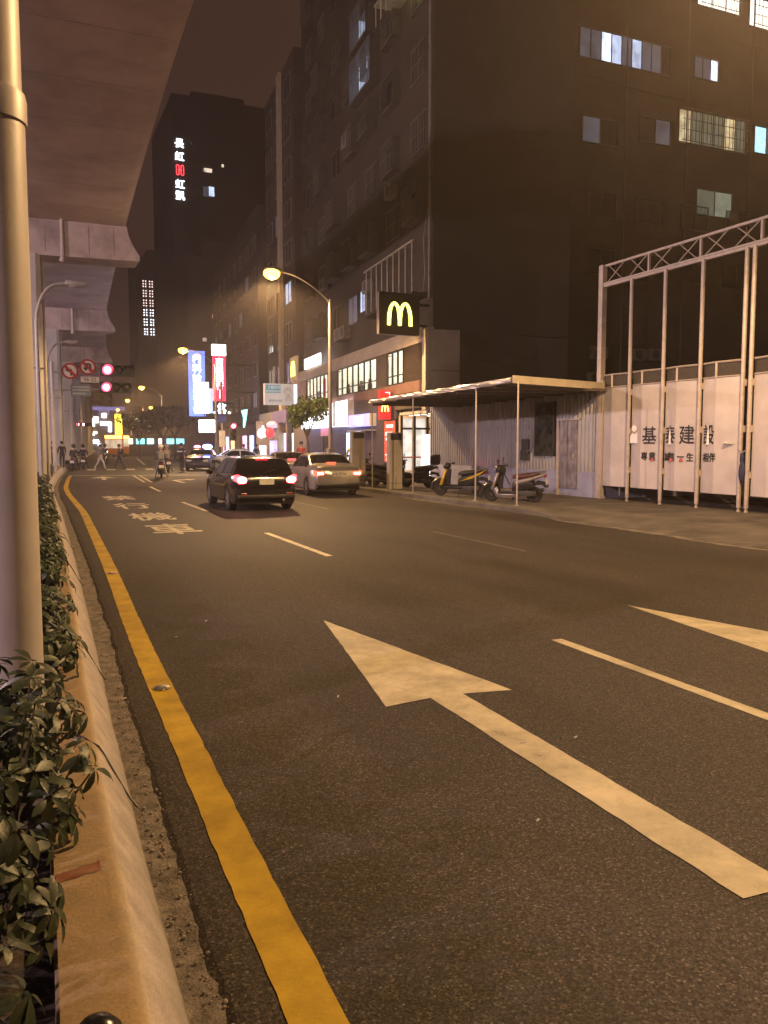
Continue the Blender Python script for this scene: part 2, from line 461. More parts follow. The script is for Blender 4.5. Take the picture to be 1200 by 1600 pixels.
# planting bed and median ground
bed = strip(lambda y:-9+max(0,y-40)*.09, lambda y:KB(y)-.39, frange(-30,61,1), .20)
struct(bed.build('planting_bed', M_SOIL))
bed2 = strip(lambda y:KB(y)-9, lambda y:KB(y)-.39, frange(80,300,5), .20)
struct(bed2.build('planting_bed', M_SOIL))
# loose grit in the gutter
gr = MB(); rnd=random.Random(11)
for i in range(650):
    y=1.6+abs(rnd.gauss(0,1))*3.0
    if y>12: continue
    x=KB(y)+rnd.uniform(.0,.16); r=rnd.choice([.003,.004,.004,.005,.006,.009])*rnd.uniform(.7,1.2)
    gr.ball((x,y,-.016+r*.4),(r,r*rnd.uniform(.7,1.3),r*.7),5,4,0,Matrix.Rotation(0,4,'Z'))
stuff(gr.build('gravel', mat('grit',(.30,.26,.21),.9,var=.3,scale=60)))

# right-hand pavement: kerb step, then a worn driveway ramp in front of the site gates
def ramp(y): return max(0,min(1,(17.6-y)/1.6)) 
pv=MB(); rnd=random.Random(21); pys=frange(-30,2,1)[:-1]+frange(2,32,.25)[:-1]+frange(32,73,1)
for i,y in enumerate(pys):
    r=ramp(y); x=KR(y)+rnd.uniform(-.05,.05)*r - r*.12*(1+math.sin(y*1.3)) 
    row=[(x-.02,-.03),(x,.012*r+.12*(1-r)),(x+.03,.02*r+.14*(1-r)),(x+.35,.05*r+.145*(1-r)),(x+1.1,.12*r+.15*(1-r)),(x+2.2,.15),(x+3.2,.15),(15.9+max(0,y-30)*.09+.6,.15),(40,.15)]
    for (a,z) in row: pv.v.append((a,y,z+rnd.uniform(-.006,.006)*(1 if .03<z<.149 else 0)))
    if i:
        n=len(row)
        for j in range(n-1):
            a=(i-1)*n+j; pv.f.append((a,a+1,a+n+1,a+n)); pv.m.append(0)
struct(pv.build('pavement', M_PAVE, smooth=True))
# worn pale patches of mortar along the pavement edge
for (y0,y1,w,h) in ((19.5,25.5,.32,0),(9.2,16.5,.30,.0)):
    e=MB(); ks=frange(y0,y1,.2); rnd=random.Random(int(y0))
    for i,y in enumerate(ks):
        x=KR(y)-.06-ramp(y)*.12*(1+math.sin(y*1.3)); t=math.sin(PI*i/(len(ks)-1))
        e.v += [(x-w*t*rnd.uniform(.5,1.1),y,.0045),(x+.03,y,.006)]
        if i: k=2*i; e.f.append((k-2,k-1,k+1,k)); e.m.append(0)
    e.build('mortar_patch', mat('mortar',(.20,.175,.14),.9,var=.3,scale=3,bump=.3), road)

# ------------------------------------------------------------------ road markings (children of the road)
def flat(name, poly, m, z=.004):
    b=MB(); n=len(poly); b.add([(x,y,z) for x,y in poly],[tuple(range(n))]); return b.build(name,m,road)
def ragged_line(name, fn, w, y0, y1, step, m, jit=.004, z=.004):
    b=MB(); rnd=random.Random(int(abs(y0)*10)+3)
    for i,y in enumerate(frange(y0,y1,step)):
        b.v += [(fn(y)-w/2+rnd.uniform(-jit,jit),y,z),(fn(y)+w/2+rnd.uniform(-jit,jit),y,z)]
        if i: k=2*i; b.f.append((k-2,k-1,k+1,k)); b.m.append(0)
    return b.build(name,m,road)
ragged_line('edge_line', YL, .175, -30, 49.5, .06 if False else .1, M_YPAINT)
def arrow(tipx, tipy, m, L=5.55, hl=2.8, hw=1.0, sw=.26, rz=0):
    P=[(0,0),(hw/2,-hl),(sw/2,-hl+.06),(sw/2,-L),(-sw/2,-L),(-sw/2,-hl+.06),(-hw/2,-hl)]
    c,s=math.cos(rz),math.sin(rz)
    b=MB(); out=[]
    rnd=random.Random(int(tipx*10))
    n=len(P)
    for i in range(n):
        a=P[i]; d=P[(i+1)%n]; k=max(1,int(math.dist(a,d)/.12))
        for j in range(k):
            t=j/k; jit=.005 if j else 0
            out.append((a[0]+(d[0]-a[0])*t+rnd.uniform(-jit,jit), a[1]+(d[1]-a[1])*t+rnd.uniform(-jit,jit)))
    return flat('lane_arrow',[(tipx+x*c-y*s,tipy+x*s+y*c) for x,y in out],m)
arrow(2.755,7.85,M_WPAINT,rz=-.012)
arrow(6.12,7.25,M_WPAINT,rz=.05,hl=2.75)
for y0 in (-7.0,2.45,12.37,21.95,31.75):
    ragged_line('lane_dash', lambda y:4.45+max(0,y-26)*.04, .115, y0, y0+3.77, .12, M_WPAINT)
for y0,m in ((2.4,M_WWORN),(11.6,M_WWORN),(21.4,M_WWORN),(31,M_WWORN)):
    ragged_line('lane_dash', lambda y:7.66+max(0,y-26)*.04, .10, y0, y0+3.4, .12, m, .012)
for dx in (0,.32):
    ragged_line('double_line', lambda y:5.05+dx+max(0,y-38)*.06, .12, 39.6, 48.2, .3, M_WPAINT)
# characters painted on the road, stretched for drivers: 禁行機車
for ch,yc in (('禁',28.6),('行',24.8),('機',21.0),('車',17.75)):
    me=text_mesh(ch,1.0,M_WPAINT,bold=.018)
    hx=max(v.co.x for v in me.vertices); hy=max(v.co.y for v in me.vertices)
    o=place('road_lettering',me,road,(2.86,yc,.005),None,(.50/hx,1.12/hy,1))
# stop line, crossing bars, far arrows
b=MB(); b.add([(2.35,49.4,.004),(11.6,46.6,.004),(11.6,46.95,.004),(2.35,49.8,.004)],[(0,1,2,3)]); b.build('stop_line',M_WPAINT,road)
for i in range(11):
    x=3.9+i*1.28; y=58.6-i*.12
    flat('crossing_bar',[(x,y),(x+.55,y),(x+.8,y+3.0),(x+.25,y+3.0)],M_WPAINT)
def turn_arrow(cx,cy,sgn):
    P=[(-.09,-2.2),(.09,-2.2),(.09,.4),(.75*1,.9),(.75,.5),(1.2,1.25),(.75,2.0),(.75,1.45),(-.09,.8)]
    flat('lane_arrow',[(cx+x*sgn,cy+y) for x,y in P],M_WPAINT)
arrow(3.95,47.6,M_WPAINT,L=4.6,hl=2.3,hw=1.3,sw=.22,rz=-.06)
turn_arrow(6.75,40.6,1); turn_arrow(9.6,42.0,1)
flat('box_line',[(9.3,72),(9.5,72),(12.8,104),(12.6,104)],M_WPAINT); flat('box_line',[(6.2,80),(6.35,80),(8.8,110),(8.6,110)],M_WPAINT)
# reflective studs and flecks on the road
def stud(y):
    x=YL(y)+.0; b=MB(); b.lathe([(.062,.004),(.060,.012),(.040,.020),(.0,.024)],14)
    o=b.build('road_stud',mat('stud_metal',(.45,.43,.38),.35,.8,.2,30),road,True,(x,y,.003)); 
    l=MB(); l.cbox((0,-.034,.018),(.05,.02,.014)); l.build('reflector',mat('stud_glass',(.5,.52,.50),.1),o)
stud(6.1); stud(11.9); stud(21.5)
fl=[(.80,6.0,.035,.012,.3),(2.0,5.4,.025,.02,1.0),(3.05,4.05,.03,.02,.4),(2.7,4.1,.04,.02,.1),(1.65,8.3,.03,.012,.9),(1.25,7.7,.02,.02,0),(2.2,3.2,.02,.018,.5)]
lit=mat('pale_litter',(.62,.58,.50),.7)
for i,(x,y,l_,w_,a) in enumerate(fl):
    b=MB(); b.tube([(-l_/2,0,.006),(l_/2,0,.006)],.0055,6); 
    o=b.build('cigarette_butt',lit,None,True,(x if i else KB(6)+.10,y,.0 if i else -.012),(0,0,a))
    tag(o,['cigarette butt lying in the gutter by the near kerb','pale scrap on asphalt level with the near yellow-line stud','pale scrap on asphalt right beside the near arrow shaft','pale scrap on asphalt just left of the near arrow shaft','pale scrap on asphalt farthest up the nearest lane','pale scrap on asphalt close to the yellow line','pale scrap on asphalt near the bottom of the nearest lane'][i],'litter','litter on the road')
# thin black wires hanging over the kerb
def wire(y0,y1,lab):
    pts=[]
    for i in range(13):
        t=i/12; y=y0+(y1-y0)*t
        dx=-.36+.37*t; x=KB(y)+dx
        z=.294 if dx<-.24 else (.294-(dx+.24)*.55 if dx<-.17 else .265-(dx+.17)/.17*.27)
        pts.append((x+(.012 if dx>-.2 else 0)+.012*math.sin(t*5),y,max(-.01,z)))
    b=MB(); b.tube(pts,.0055,6); tag(b.build('cable',mat('cable_rubber',(.03,.028,.03),.5),None,True),lab,'cable','cables over the kerb')
wire(4.55,4.15,'thin dark cable drooping over the kerb face beside the nearest bushes')
wire(7.0,6.55,'thin dark cable over the kerb just beyond the cream pole')
wire(11.6,11.1,'thin dark cable over the kerb midway along the hedge')
wire(15.4,14.9,'thin dark cable over the kerb farthest from the cream pole')
b=MB(); b.lathe([(.068,0),(.068,.10),(.066,.125),(.055,.155),(.036,.176),(.014,.186),(.0,.188)],24)
kp=thing('kerb_post','short black round-topped post standing on the kerb at bottom edge','post',(.115,1.93,.284))
b.build('post_cap',mat('black_gloss',(.012,.011,.011),.22,0,.1),kp,True)
# ------------------------------------------------------------------ elevated railway on the left
def VE(y): return smooth_tab([(-60,3.0),(18,3.62),(24,3.80),(31.4,4.1),(38.1,4.40),(48,4.92),(61.8,5.7),(85,7.75),(133,12.1),(180,16.4),(420,38)], y, 4)
M_GIRD = mat('girder_concrete', (.60,.49,.50), .85, var=.14, scale=.5, bump=.2, bscale=8)
M_CAP = mat('cap_concrete', (.42,.35,.34), .85, var=.22, scale=.7, bump=.2, bscale=10)
M_COLM = mat('column_paint', (.46,.45,.44), .7, var=.10, scale=.6)
M_PIPE = mat('pipe_paint', (.50,.46,.43), .55, var=.1)
via = thing('viaduct','concrete elevated railway viaduct on columns running above the planted median','viaduct')
CAPS=[14.0,38.1,61.8,85.5,109,133,157,181]
def girder(y0,y1):
    prof=[(-9,11.05),(-6.2,11.0),(-.32,11.0),(-.02,11.12),(.0,11.2),(0,12.3),(-.22,12.3),(-.26,11.6),(-9,11.6)]
    b=MB(); n=len(prof); ks=frange(y0,y1,2.0)
    for i,y in enumerate(ks):
        for dx,z in prof: b.v.append((VE(y)+dx,y,z))
        if i:
            for j in range(n):
                a=(i-1)*n; b.f.append((a+j,a+(j+1)%n,a+n+(j+1)%n,a+n+j)); b.m.append(0)
    L=(len(ks)-1)*n; b.f += [tuple(range(n)),tuple(L+j for j in range(n))]; b.m+=[0,0]
    gd=b.build('girder',M_GIRD,via,True)
    for yy in frange(y0+3.0,y1-.5,3.0):
        if yy>70: break
        j=MB(); j.add([(VE(yy)-.34,yy,10.997),(VE(yy)-.34,yy+.03,10.997),(VE(yy)-6.2,yy+.03,10.997),(VE(yy)-6.2,yy,10.997)],[(0,1,2,3)]); j.build('formwork_line',mat('form_line',(.33,.29,.28),.9,var=.3,scale=1),gd)
    return gd
prev=-34
for c in CAPS+[205]:
    girder(prev+.02,c-.02); prev=c
for k,c in enumerate(CAPS):
    e=VE(c); kx=KB(c)-.30
    P=[(e-.05,10.985)]
    for i in range(7):
        t=i/6; P.append((e-.05+.50*t**1.7+.02, 10.95-1.15*t))
    P += [(e+.46,9.62),(e+.38,9.58),(kx-3.4,9.46),(e-9,9.6),(e-9,10.985)]
    b=MB(); b.prism(P,c-.75,c+.75,'y'); cap=b.build('pier_cap',M_CAP,via)
    for dx in (.0,):
        px=kx+.85; d=MB(); d.tube([(px,c-.83,11.0),(px,c-.83,9.5)],.07,10); d.tube([(px,c-.83,9.5),(px-.05,c-.80,9.3)],.085,10)
        d.build('drainpipe',M_PIPE,cap,True)
    for sx in (-1.6,.2,1.9,2.9):
        s=MB(); s.box(kx+sx,kx+sx+.03,c-.753,c-.7515,9.7,10.9); s.build('seam',mat('cap_stain',(.24,.20,.18),.9,var=.3,scale=2),cap)
    if k==0: 
        x0,x1=-3.6,-1.6
    else: x0,x1=kx-2.6,kx-.02
    b=MB(); bv=.18
    b.prism([(x0+bv,c-1.1),(x1-bv,c-1.1),(x1,c-1.1+bv),(x1,c+1.1-bv),(x1-bv,c+1.1),(x0+bv,c+1.1),(x0,c+1.1-bv),(x0,c-1.1+bv)],.2,9.5,'z')
    col_=b.build('column',M_COLM,via)
    if k:
        d=MB(); d.tube([(x1+.09,c-.6,.2),(x1+.09,c-.6,9.4)],.055,8)
        for z in (2,4,6,8): d.cbox((x1+.05,c-.6,z),(.12,.16,.05))
        d.build('drainpipe',M_PIPE,col_,True)
        j=MB(); j.box(x0-.004,x1+.004,c-1.104,c+1.104,4.86,4.90); j.build('joint',mat('joint_dark',(.10,.085,.07),.9),col_)

# ------------------------------------------------------------------ the cream pole close by
pole = thing('street_pole','thick cream painted steel pole rising from the bushes at left edge','pole',(-.10,5.0,.2))
M_CREAM = mat('cream_paint',(.47,.43,.44),.45,0,.07,2.2,.06,30)
b=MB(); b.lathe([(.170,0),(.170,3.44)],40); b.build('shaft',M_CREAM,pole,True)
b=MB(); b.lathe([(.160,3.44),(.152,9.6)],40); b.build('upper_shaft',M_CREAM,pole,True)
b=MB(); b.lathe([(.171,3.30),(.182,3.30),(.183,3.42),(.176,3.455),(.161,3.455)],40); b.build('collar',M_CREAM,pole,True)
b=MB(); b.lathe([(.26,0),(.26,.03),(.18,.035),(.175,.12)],24)
for i in range(6):
    a=i*PI/3; b.add([],[]); b.lathe([(.02,.03),(.02,.06)],6,0,Matrix.Translation((.22*math.cos(a),.22*math.sin(a),0)))
b.build('base_flange',M_CREAM,pole,True)

# ------------------------------------------------------------------ gooseneck lamps along the median
M_POLE = mat('grey_pole_paint',(.42,.40,.38),.5,.1,.1)
def gooseneck(loc, label, reach=1.0, h=7.0):
    t=thing('median_lamp',label,'street lamp',loc,0,'unlit lamps along the median')
    p=[(0,0,0),(0,0,h-1.5)]
    for i in range(1,9):
        a=i/8*PI/2; p.append(((1-math.cos(a))*reach*.75,0,h-1.5+1.3*math.sin(a)))
    p.append((reach*.95,0,h-.16))
    b=MB(); b.tube(p,[.075]+[.06]*(len(p)-1),8); b.build('pole',M_POLE,t,True)
    b=MB(); b.bbox((reach+.22,0,h-.15),(.62,.30,.15),.05); hd=b.build('lamp_head',M_POLE,t,True)
    b=MB(); b.ball((reach+.22,0,h-.225),(.24,.12,.05),10,6); b.build('lens',mat('dull_glass',(.55,.50,.46),.15),hd,True)
    b=MB(); b.bbox((0,0,.25),(.26,.26,.5),.03); b.build('base',M_POLE,t)
    return t
gl=[(29.5,'unlit gooseneck lamp nearest the cream pole, under the first pier cap'),(46.3,'unlit gooseneck lamp beside the no-turn signs'),(63.5,'third gooseneck lamp along the viaduct, beyond the no-turn signs'),(80.5,'fourth gooseneck lamp along the viaduct columns'),(98,'small far gooseneck lamp near the viaduct end')]
g0=None
for y,lab in gl:
    l=(KB(y)-.42,y,.2)
    if g0 is None: g0=gooseneck(l,lab)
    else: dup(g0,lab,l)

# ------------------------------------------------------------------ mast with turn signs and signals
M_SIGNRED = mat('sign_red',(.42,.02,.02),.4); M_SIGNW = mat('sign_white',(.75,.73,.70),.4); M_SIGNK = mat('sign_black',(.015,.015,.015),.5)
mast=thing('signal_mast','tall grey mast with a long arm reaching over the nearest lane','mast',(1.55,47.2,.2))
b=MB(); b.tube([(0,0,0),(0,0,5.9)],[.11,.085],10); b.build('post',M_POLE,mast,True)
b=MB(); b.tube([(0,0,5.35),(1.5,0,5.42),(3.05,0,5.45)],[.06,.055,.045],8); b.tube([(0,0,4.4),(3.0,0,4.55)],.04,8); b.build('arm',M_POLE,mast,True)
def round_sign(loc,label,arrow_poly,name='round_sign'):
    t=thing(name,label,'traffic sign',loc,0,'round no-turn signs')
    def disc(r,y0,y1,mi=0):
        b=MB(); b.prism([(r*math.cos(a*PI/16),r*math.sin(a*PI/16)) for a in range(32)],y0,y1,'y'); return b
    disc(.42,-.02,.0).build('plate',M_SIGNRED,t)
    disc(.325,-.026,-.021).build('face',M_SIGNW,t)
    b=MB(); b.prism(arrow_poly,-.032,-.028,'y'); b.build('arrow',M_SIGNK,t)
    b=MB(); c=.052; b.prism([(-.24-c,.24-c),(-.24+c,.24+c),(.24+c,-.24+c),(.24-c,-.24-c)],-.038,-.034,'y'); b.build('slash',M_SIGNRED,t)
    return t
LT=[(.10,-.24),(.10,.10),(-.06,.10),(-.06,.20),(-.25,.06),(-.06,-.08),(-.06,.01),(.0,.01),(.0,-.24)]
UT=[(.18,-.24),(.18,.12),(.10,.20),(-.08,.20),(-.15,.12),(-.15,-.04),(-.25,-.04),(-.10,-.22),(.05,-.04),(-.05,-.04),(-.05,.10),(.08,.10),(.08,-.24)]
round_sign((2.43,47.05,5.62),'round red-rimmed no left turn sign on the mast arm',LT)
round_sign((3.32,47.05,5.86),'round red-rimmed no U-turn sign above the hours plate',UT)
pl=thing('hours_plate','small white plate reading 06-22 under the U-turn sign','sign',(3.42,47.04,5.2))
b=MB(); b.bbox((0,0,0),(.92,.02,.30),.01); b.build('plate',mat('plate_white',(.72,.70,.66),.4),pl)
o=place('lettering',text_mesh('06-22',.27,M_SIGNK,.002),pl,(0,-.016,0),FACE_S)
dp=thing('direction_plate','blue-grey direction plate with pale lettering below the turn signs','sign',(2.95,47.06,4.62))
b=MB(); b.bbox((0,0,0),(1.02,.03,.62),.01); b.build('plate',mat('plate_blue',(.12,.17,.22),.5),dp)
b=MB()
for z in (.17,.02,-.17): b.box(-.42,.42 if z>0 else .25,-.021,-.017,z-.045,z+.045)
b.build('print',mat('print_pale_blue',(.34,.38,.42),.5),dp)
M_SIGBOX=mat('signal_housing',(.03,.05,.035),.5)
M_REDL=emit('signal_red_light',(1.0,.03,.07),16); M_REDH=emit('signal_red_core',(1.0,.30,.40),30)
def signal(name,label,loc,vertical=False,s=1.0,cat='traffic light',lit=0):
    t=thing(name,label,cat,loc,0,'red traffic lights')
    b=MB()
    if vertical: b.bbox((0,0,0),(.36*s,.22*s,1.05*s),.04)
    else: b.bbox((0,0,0),(1.05*s,.22*s,.36*s),.04)
    b.build('housing',M_SIGBOX,t)
    for i in (0,1,2):
        d=(1-i)*.33*s; p=(0,-.112*s,d) if vertical else (-d,-.112*s,0)
        b=MB(); b.ball(p,(.145*s,.05*s,.145*s),14,8)
        on=(i==lit)
        l=b.build('lens',M_REDL if on else mat('dark_lens',(.03,.03,.025),.2),t,True)
        if on:
            b=MB(); b.ball((p[0],p[1]-.03*s,p[2]),(.10*s,.035*s,.10*s),10,6); b.build('bulb',M_REDH,l,True)
        v=MB(); q=[]
        for a in range(9):
            an=PI*a/8; q.append((math.cos(an),math.sin(an)))
        for a in range(8):
            r=.165*s; (c0,s0),(c1,s1)=q[a],q[a+1]
            v.add([(p[0]+r*c0,-.11*s,p[2]+r*s0),(p[0]+r*c1,-.11*s,p[2]+r*s1),(p[0]+r*c1,-.34*s,p[2]+r*s1),(p[0]+r*c0,-.34*s,p[2]+r*s0)],[(0,1,2,3)])
        v.build('visor',M_SIGBOX,t)
    return t
signal('traffic_light','lit red traffic light, upper of the two beside the no-turn signs',(4.85,47.0,5.72),False,1.7)
signal('traffic_light','lit red traffic light, lower of the two beside the no-turn signs',(4.72,47.0,4.80),False,1.55)
for x,lab in ((6.2,'tiny far red traffic light, first of the distant pair'),(6.78,'tiny far red traffic light, second of the distant pair')):
    signal('traffic_light',lab,(x,100,3.95),False,1.1,lit=0)
b=MB(); fm=thing('signal_mast','thin far mast carrying the distant pair of red lights','mast',(3.9,100.2,.2))
b.tube([(0,0,0),(0,0,4.2)],.08,8); b.build('post',M_POLE,fm); b=MB(); b.tube([(0,0,3.8),(3.3,0,3.85)],.05,8); b.build('arm',M_POLE,fm)
# ------------------------------------------------------------------ construction-site gates
M_GATE = mat('gate_sheet',(.60,.55,.54),.45,.0,.10,.9,.12,3)
M_GSTEEL = mat('gate_steel',(.50,.44,.39),.45,.2,.10,6)
M_MESH = mat('expanded_mesh',(.085,.07,.055),.7,.3,.5,45)
M_INK = mat('sign_black',(.015,.015,.015),.5)
GX=15.9
fr=thing('gate_gantry','steel column and lattice truss spanning above the folding site gates','gantry',(GX,20.25,.15))
b=MB(); b.bbox((.02,0,3.45),(.17,.17,6.9),.012); b.build('column',M_GSTEEL,fr)
b=MB(); b.bbox((.02,.13,3.45),(.09,.05,6.9),.01); b.build('column_flange',M_GSTEEL,fr)
def chord(z,w):
    b=MB(); b.bbox((.02,-8.6,z),(w,17.0,w),.012); b.build('chord',M_GSTEEL,fr)
chord(6.30,.13); chord(6.86,.07)
b=MB(); b.bbox((-.055,-8.6,6.34),(.03,17.0,.05),.008); b.build('guide_rail',M_GSTEEL,fr)
n=0; y=-.15
while y>-14:
    b=MB(); b.tube([(.02,y,6.34),(.02,y-.78,6.84)],.018,6); b.build('brace',M_GSTEEL,fr)
    b=MB(); b.tube([(.05,y-.70,6.36),(.05,y-.08,6.84)],.016,6); b.build('brace',M_GSTEEL,fr)
    if n%2==1:
        b=MB(); b.bbox((.02,y-.86,6.60),(.07,.06,.5),.008); b.build('strut',M_GSTEEL,fr)
    n+=1; y-=.95
POSTS=[20.10,18.87,17.53,16.20,14.83]
def leaf_part(t,a,b_,right=False):
    w=a-b_; mid=a-.40*w; px=-.085
    # folded sheet: narrow wing, wide wing
    zt,zb=3.27,.40
    for (ya,xa,yb,xb) in ((a-.05,.0,mid,px),(mid-.004,px,b_+.05,.0)):
        m=MB(); d=.012
        m.add([(xa,ya,zb),(xb,yb,zb),(xb,yb,zt),(xa,ya,zt),(xa+.03,ya,zb),(xb+.03,yb,zb),(xb+.03,yb,zt),(xa+.03,ya,zt)],[(0,1,2,3),(7,6,5,4),(0,4,5,1),(3,2,6,7),(0,3,7,4),(1,5,6,2)])
        m.build('sheet_panel',M_GATE,t)
        m=MB(); m.add([(xa+.012,ya,zt+.05),(xb+.012,yb,zt+.05),(xb+.012,yb,3.62),(xa+.012,ya,3.62)],[(0,1,2,3)])
        m.build('mesh_screen',M_MESH,t)
        m=MB(); m.tube([(xa,ya,3.655),(xb,yb,3.655)],.028,6); m.tube([(xa,ya,zt+.02),(xb,yb,zt+.02)],.024,6); m.tube([(xb,yb,zt),(xb,yb,3.655)],.03,6)
        m.build('top_rail',M_GSTEEL,t)
def gate_post(t,y):
    m=MB(); m.tube([(-.07,y,.10),(-.07,y,6.26)],.052,10); p=m.build('gate_post',M_GSTEEL,t,True)
    m=MB(); m.tube([(-.07,y,.0),(-.07,y,.10)],.03,8); m.lathe([(.045,.0),(.045,.05)],10,0,Matrix.Translation((-.07,y,0)))
    m.build('roller',M_GSTEEL,p,True)
    for z in (.9,2.0,3.1):
        m=MB(); m.cbox((-.035,y-.055,z),(.05,.05,.16)); m.build('hinge',M_GSTEEL,p)
g1=thing('folding_gate','pale folding sheet gate with black company lettering between steel posts','gate',(GX,0,.15))
for a,b_ in zip(POSTS,POSTS[1:]): leaf_part(g1,a,b_)
for y in POSTS[1:]: gate_post(g1,y)
g2=thing('folding_gate','pinkish folding sheet gate leaf cut by the right edge','gate',(GX,0,.15))
P2=[14.60,13.2,11.9,10.6,9.3]
for a,b_ in zip(P2,P2[1:]): leaf_part(g2,a,b_)
for y in P2: gate_post(g2,y)
# lettering, sits on the wings
def gx(y):   # face x of the sheet at y
    for a,b_ in zip(POSTS,POSTS[1:]):
        if b_<=y<=a:
            w=a-b_; mid=a-.40*w
            return -.085*(a-y)/(.4*w) if y>mid else -.085*(y-b_)/(mid-b_)
    return 0
def gletter(ch,y,z,size,m=M_INK,sx=1.0):
    ang=math.atan2(gx(y+.05)-gx(y-.05),.1)
    place('lettering',text_mesh(ch,size,m,.001,.006),g1,(gx(y)-.012,y,z),(PI/2,0,-PI/2-ang*1.0),(sx,1,1))
gletter('基',18.02,1.88,.52); gletter('泰',17.22,1.88,.52,sx=.85); gletter('建',16.62,1.88,.52); gletter('設',15.86,1.88,.52,sx=.85)
for ch,y in (('專',18.18),('業',17.90),('誠',17.32),('信',17.12),('一',16.80),('生',16.50),('相',15.95),('伴',15.70)): gletter(ch,y,1.30,.24)
M_REFL=mat('emblem_glare_white',(.97,.97,.97),.35,0,.01)  # near-white colour carries the reflected glare of emblem and strips
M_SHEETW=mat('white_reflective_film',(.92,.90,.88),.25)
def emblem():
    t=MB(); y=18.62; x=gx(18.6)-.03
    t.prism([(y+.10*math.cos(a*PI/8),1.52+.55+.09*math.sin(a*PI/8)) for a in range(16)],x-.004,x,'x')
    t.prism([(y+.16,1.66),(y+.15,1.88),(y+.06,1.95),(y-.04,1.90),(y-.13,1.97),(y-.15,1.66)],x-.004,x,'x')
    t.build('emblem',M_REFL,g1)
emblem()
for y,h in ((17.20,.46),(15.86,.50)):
    x=gx(y)-.03; m=MB(); m.prism([(y+.045,1.62),(y-.045,1.62),(y-.03,1.85),(y+.0,1.62+h),(y+.03,1.85)],x-.004,x,'x'); m.build('glare_mark',M_REFL,g1)  # flat white marks stand in for glare on the folded sheets
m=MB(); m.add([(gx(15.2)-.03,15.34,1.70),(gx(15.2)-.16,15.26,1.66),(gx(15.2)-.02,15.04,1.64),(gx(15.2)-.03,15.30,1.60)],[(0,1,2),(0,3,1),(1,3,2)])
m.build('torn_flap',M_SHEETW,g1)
for y in (17.88,17.14,16.78):
    x=gx(y)-.02; m=MB(); m.prism([(y+.07,1.17),(y-.07,1.17),(y-.05,1.24),(y,1.27),(y+.05,1.23)],x-.003,x,'x'); m.build('red_seal',mat('seal_red',(.62,.12,.09),.5),g1)
# chain bag on the gate handle
ch=thing('lock_bag','dark blue bag hanging on the chain between the two gate leaves','bag',(GX-.12,14.71,1.35))
m=MB(); m.ball((0,0,-.22),(.07,.09,.27),10,10); m.ball((.01,.02,.10),(.05,.06,.16),10,8); m.build('bag_body',mat('blue_cloth',(.03,.035,.08),.7,0,.3,20,.5,20),ch,True)
m=MB(); m.tube([(0,.12,.30),(-.04,0,.22),(0,-.12,.30)],.014,6); m.build('chain',M_GSTEEL,ch,True)
# dark void of the site behind the gap
# ------------------------------------------------------------------ site shed with covered walkway
M_CORR = mat('corrugated_zinc',(.56,.57,.62),.26,.45,.10,.9)
M_PLINTH = mat('plinth_blue_paint',(.36,.37,.50),.7,0,.12,2,.1,20)
M_DARKIN = mat('dark_interior',(.02,.018,.016),.9)
shed=thing('site_shed','corrugated metal site shed with pale blue plinth beside the gates','shed',(GX,0,.15))
b=MB(); b.box(.0,4,20.18,31.5,0,.78); b.build('plinth',M_PLINTH,shed)
b=MB(); b.box(.10,4,20.18,31.5,.78,3.35); b.build('core',M_DARKIN,shed)
def sheet(w,h):
    prof=[]; y=0; p=.19
    while y<w-1e-4:
        for t,dx in ((0,0),(.055,0),(.085,-.055),(.16,-.055),(.19,0)):
            if y+t<=w+1e-4: prof.append((y+t,dx))
        y+=p
    m=MB()
    for (yy,dx) in prof: m.v += [(dx,yy,0),(dx,yy,h)]
    for i in range(len(prof)-1): k=2*i; m.f.append((k,k+1,k+3,k+2)); m.m.append(0)
    return m.mesh('sheet',M_CORR)
s95=sheet(.95,2.57)
y=20.2; DOOR=(21.30,22.30)
i=0
while y<31.3:
    if y+.95>DOOR[0]-.0 and y<DOOR[1]:
        if y<DOOR[0]: pass
    place('sheet',s95,shed,(.055-(i%2)*.004,y,.78)); y+=.945; i+=1
b=MB(); b.box(-.05,.07,20.08,20.22,0,3.5); b.build('corner_trim',M_GSTEEL,shed)
b=MB(); b.bbox((.01,21.75,1.30),(.10,.90,2.15),.01); dr=b.build('door',mat('door_zinc',(.30,.28,.29),.35,.5,.25,3),shed)
b=MB(); b.box(-.06,.06,22.22,22.34,.0,2.42); b.box(-.055,.06,21.18,22.34,2.38,2.44); b.build('door_frame',M_GSTEEL,dr)
b=MB(); b.bbox((-.07,21.42,1.25),(.05,.05,.14),.01); b.build('handle',M_GSTEEL,dr)
# dark framed notice board and meter box on the shed wall
nb=thing('notice_board','dark framed glass notice board hung on the corrugated shed wall','board',(GX-.02,23.05,2.28))
b=MB(); b.bbox((0,0,0),(.10,1.12,1.78),.015); b.build('frame',mat('board_frame',(.035,.033,.03),.4,.2),nb)
b=MB(); b.box(-.062,-.056,-.50,.50,-.82,.82); b.build('pane',mat('board_glass',(.04,.045,.042),.12,0,.4,4),nb)
mb=thing('meter_box','small dark meter box mounted low beside the notice board','box',(GX-.03,24.15,1.62))
b=MB(); b.bbox((0,0,.12),(.14,.42,.42),.02); b.bbox((0,.03,-.22),(.12,.5,.34),.02); b.build('casing',mat('meter_grey',(.07,.075,.07),.5),mb)
b=MB(); b.tube([(-.05,-.10,.30),(-.10,-.30,.62),(-.06,-.42,.30),(-.08,-.36,-.02),(-.05,-.15,-.1)],.014,6); b.build('cable',mat('white_cable',(.6,.58,.55),.4),mb,True)
